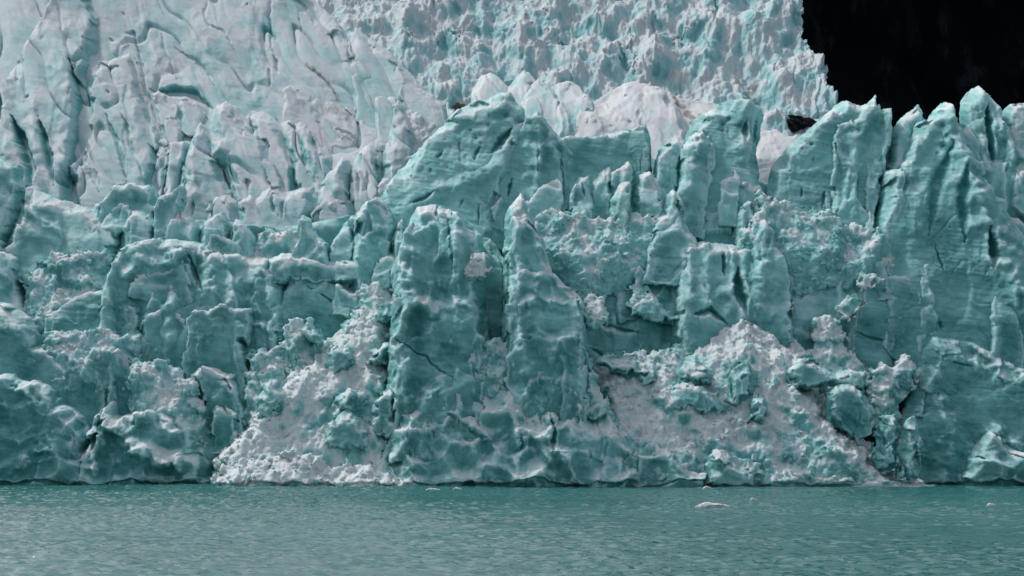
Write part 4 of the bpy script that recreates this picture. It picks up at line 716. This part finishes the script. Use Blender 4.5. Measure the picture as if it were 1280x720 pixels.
def boulder(name, lb, cat, cx, cy, w, h, Yd, m, seed):
    import bmesh
    bm = bmesh.new(); bmesh.ops.create_icosphere(bm, subdivisions=5, radius=1)
    k = Yd / F
    V = np.array([v.co[:] for v in bm.verts]); a = V[:, 0] * 1.7 + V[:, 2]; c = V[:, 1] * 1.7 - V[:, 2] * 1.3
    sc, lu, fp, shd = cells(a, c, seed, .8); D = 1 + .5 * fp + .25 * shd + .16 * fbm(a * 2, c * 2, seed, 4)
    for v, d in zip(bm.verts, D):
        v.co *= float(d)
        v.co.x *= w / 2 * k; v.co.y *= w / 2.6 * k; v.co.z *= h / 2 * k
    me = bpy.data.meshes.new(name); bm.to_mesh(me); bm.free()
    me.materials.append(m)
    o = bpy.data.objects.new(name, me); COL.objects.link(o)
    o.location = ((cx - 640) * k, Yd, CAMH + (HZ - cy) * k); o['label'] = lb; o['category'] = cat
    return o
rm = rock_mat("boulder_rock", (.02, .021, .024), (.13, .13, .135), .9)
b1 = boulder('rock', 'black rock at the foot of the icefall beside the dark mountain', 'rock', 997, 155, 36, 20, 846, rm, 71); b1.rotation_euler = (0, math.radians(-6), 0)
b2 = boulder('rock', 'small brownish rock in the ice at the tip of the pale shoulder', 'rock', 574, 134, 16, 9, 861, rock_mat("brown_rock", (.17, .14, .12), (.32, .28, .26), .8), 72)

# ================================================================== water
wm, nt, b = new_mat("lake_water")
geo = nt.nodes.new("ShaderNodeNewGeometry"); pos = geo.outputs['Position']
n0 = noise(nt, pos, .02, 3)
nt.links.new(mixc(nt, ramp(nt, n0, .35, .65), (.026, .150, .141), (.040, .180, .170)), b.inputs['Base Color'])
b.inputs['Roughness'].default_value = .05; b.inputs['IOR'].default_value = 1.33; b.inputs['Specular IOR Level'].default_value = .36
mp = nt.nodes.new("ShaderNodeMapping"); nt.links.new(pos, mp.inputs[0]); mp.inputs['Scale'].default_value = (.75, 1, 1)
bp = nt.nodes.new("ShaderNodeBump"); bp.inputs['Strength'].default_value = .5; bp.inputs['Distance'].default_value = .12
nt.links.new(noise(nt, mp.outputs[0], 3.0, 4, .6), bp.inputs['Height']); nt.links.new(bp.outputs[0], b.inputs['Normal'])
def water_grid(gx, gy):
    X, Y = np.meshgrid(gx, gy[::-1])
    wx = X + 1.5 * perlin(X / 7, Y / 7, 949)
    gust = .55 + .45 * sstep(-.5, .6, fbm(X / 60, Y / 25, 948, 3))
    gust = gust * (.85 + .75 * sstep(25, -70, X))
    rdg = .27 * (1 - np.abs(perlin(wx / 1.9, Y / 1.25, 956))) + .20 * (1 - np.abs(perlin(X / .95, Y / .8, 957)))
    Z = gust * rdg + .10 * fbm(wx / 6.5, Y / 3.6, 950, 2, .5) + gust * (.13 * perlin(wx / 2.2, Y / 1.4, 953) + .10 * perlin(X / 1.1, Y / .85, 954))
    return X, Y, Z
gy = np.concatenate([np.array([-400., 0, 60]), np.arange(118, 250, .36), np.arange(250, 412, .6), np.array([440, 500., 900, 2600])])
gx = np.concatenate([[-1500., -600, -140], np.arange(-100, 100.1, .4), [140, 600, 1500.]])
X, Y, Zw = water_grid(gx, gy)
wa = sheet('water', X, Y, Zw, wm); wa['kind'] = 'structure'

# floating pieces of ice
FG = 'small ice pieces floating on the lake'
fm = ice_material("floating_ice", (.30, .55, .55), (.55, .75, .75), (.7, .8, .8), (.85, .81, .82), .08)
def floe(lb, cx, cy, w, h, seed, group=None):
    Yd = F * CAMH / (cy - HZ); k = Yd / F
    import bmesh
    bm = bmesh.new(); bmesh.ops.create_icosphere(bm, subdivisions=5, radius=1)
    lay = bm.verts.layers.float_color.new("ice")
    V = np.array([v.co[:] for v in bm.verts]); a = V[:, 0] * 2.2 + seed; c = V[:, 1] * 1.5 + V[:, 2]
    sc, lu, fp, shd = cells(a, c, seed, .8); D = 1 + .16 * fp + .12 * fbm(a * 1.7, c * 1.7, seed, 3)
    for v, d in zip(bm.verts, D):
        d = float(d); p = v.co.copy()
        top = max(0, p.z) ** .35 if p.z > 0 else p.z
        hump = .5 + .28 * math.exp(-((p.x + .35) / .35) ** 2) + .15 * math.exp(-((p.x - .3) / .5) ** 2)
        v.co = (p.x * w / 2 * k * (1 + .08 * (d - 1)), p.y * w / 3 * k * d, top * hump * h * k * d if p.z > 0 else p.z * h * .6 * k)
        v[lay] = (1.0 if p.z > .1 else .4, .7, 0, 0)
    me = bpy.data.meshes.new('ice_floe'); bm.to_mesh(me); bm.free(); me.materials.append(fm)
    for pl in me.polygons: pl.use_smooth = True
    o = bpy.data.objects.new('ice_floe', me); COL.objects.link(o); o.location = ((cx - 640) * k, Yd, .24)
    o['label'] = lb; o['category'] = 'ice floe'; o['group'] = FG
floe('largest white ice floe, long and low with a hump at its left end', 891, 638, 44, 9, 11)
floe('small white ice piece floating just behind the long floe', 942, 629, 10, 5.5, 12)
floe('tiny ice piece floating at the far right of the lake', 1239, 636, 12, 5.5, 13)
floe('tiny ice piece floating close to the wall left of the brown-tinged boulder', 884, 613.5, 11, 5, 14)
floe('tiny ice piece floating by the foot of the pinnacled tower', 572, 615, 12, 5, 15)
floe('flat ice piece close to the wall below the left of the tower\'s foot', 541, 616, 20, 5, 16)

for o in list(COL.objects):
    if '_org' in o: del o['_org']
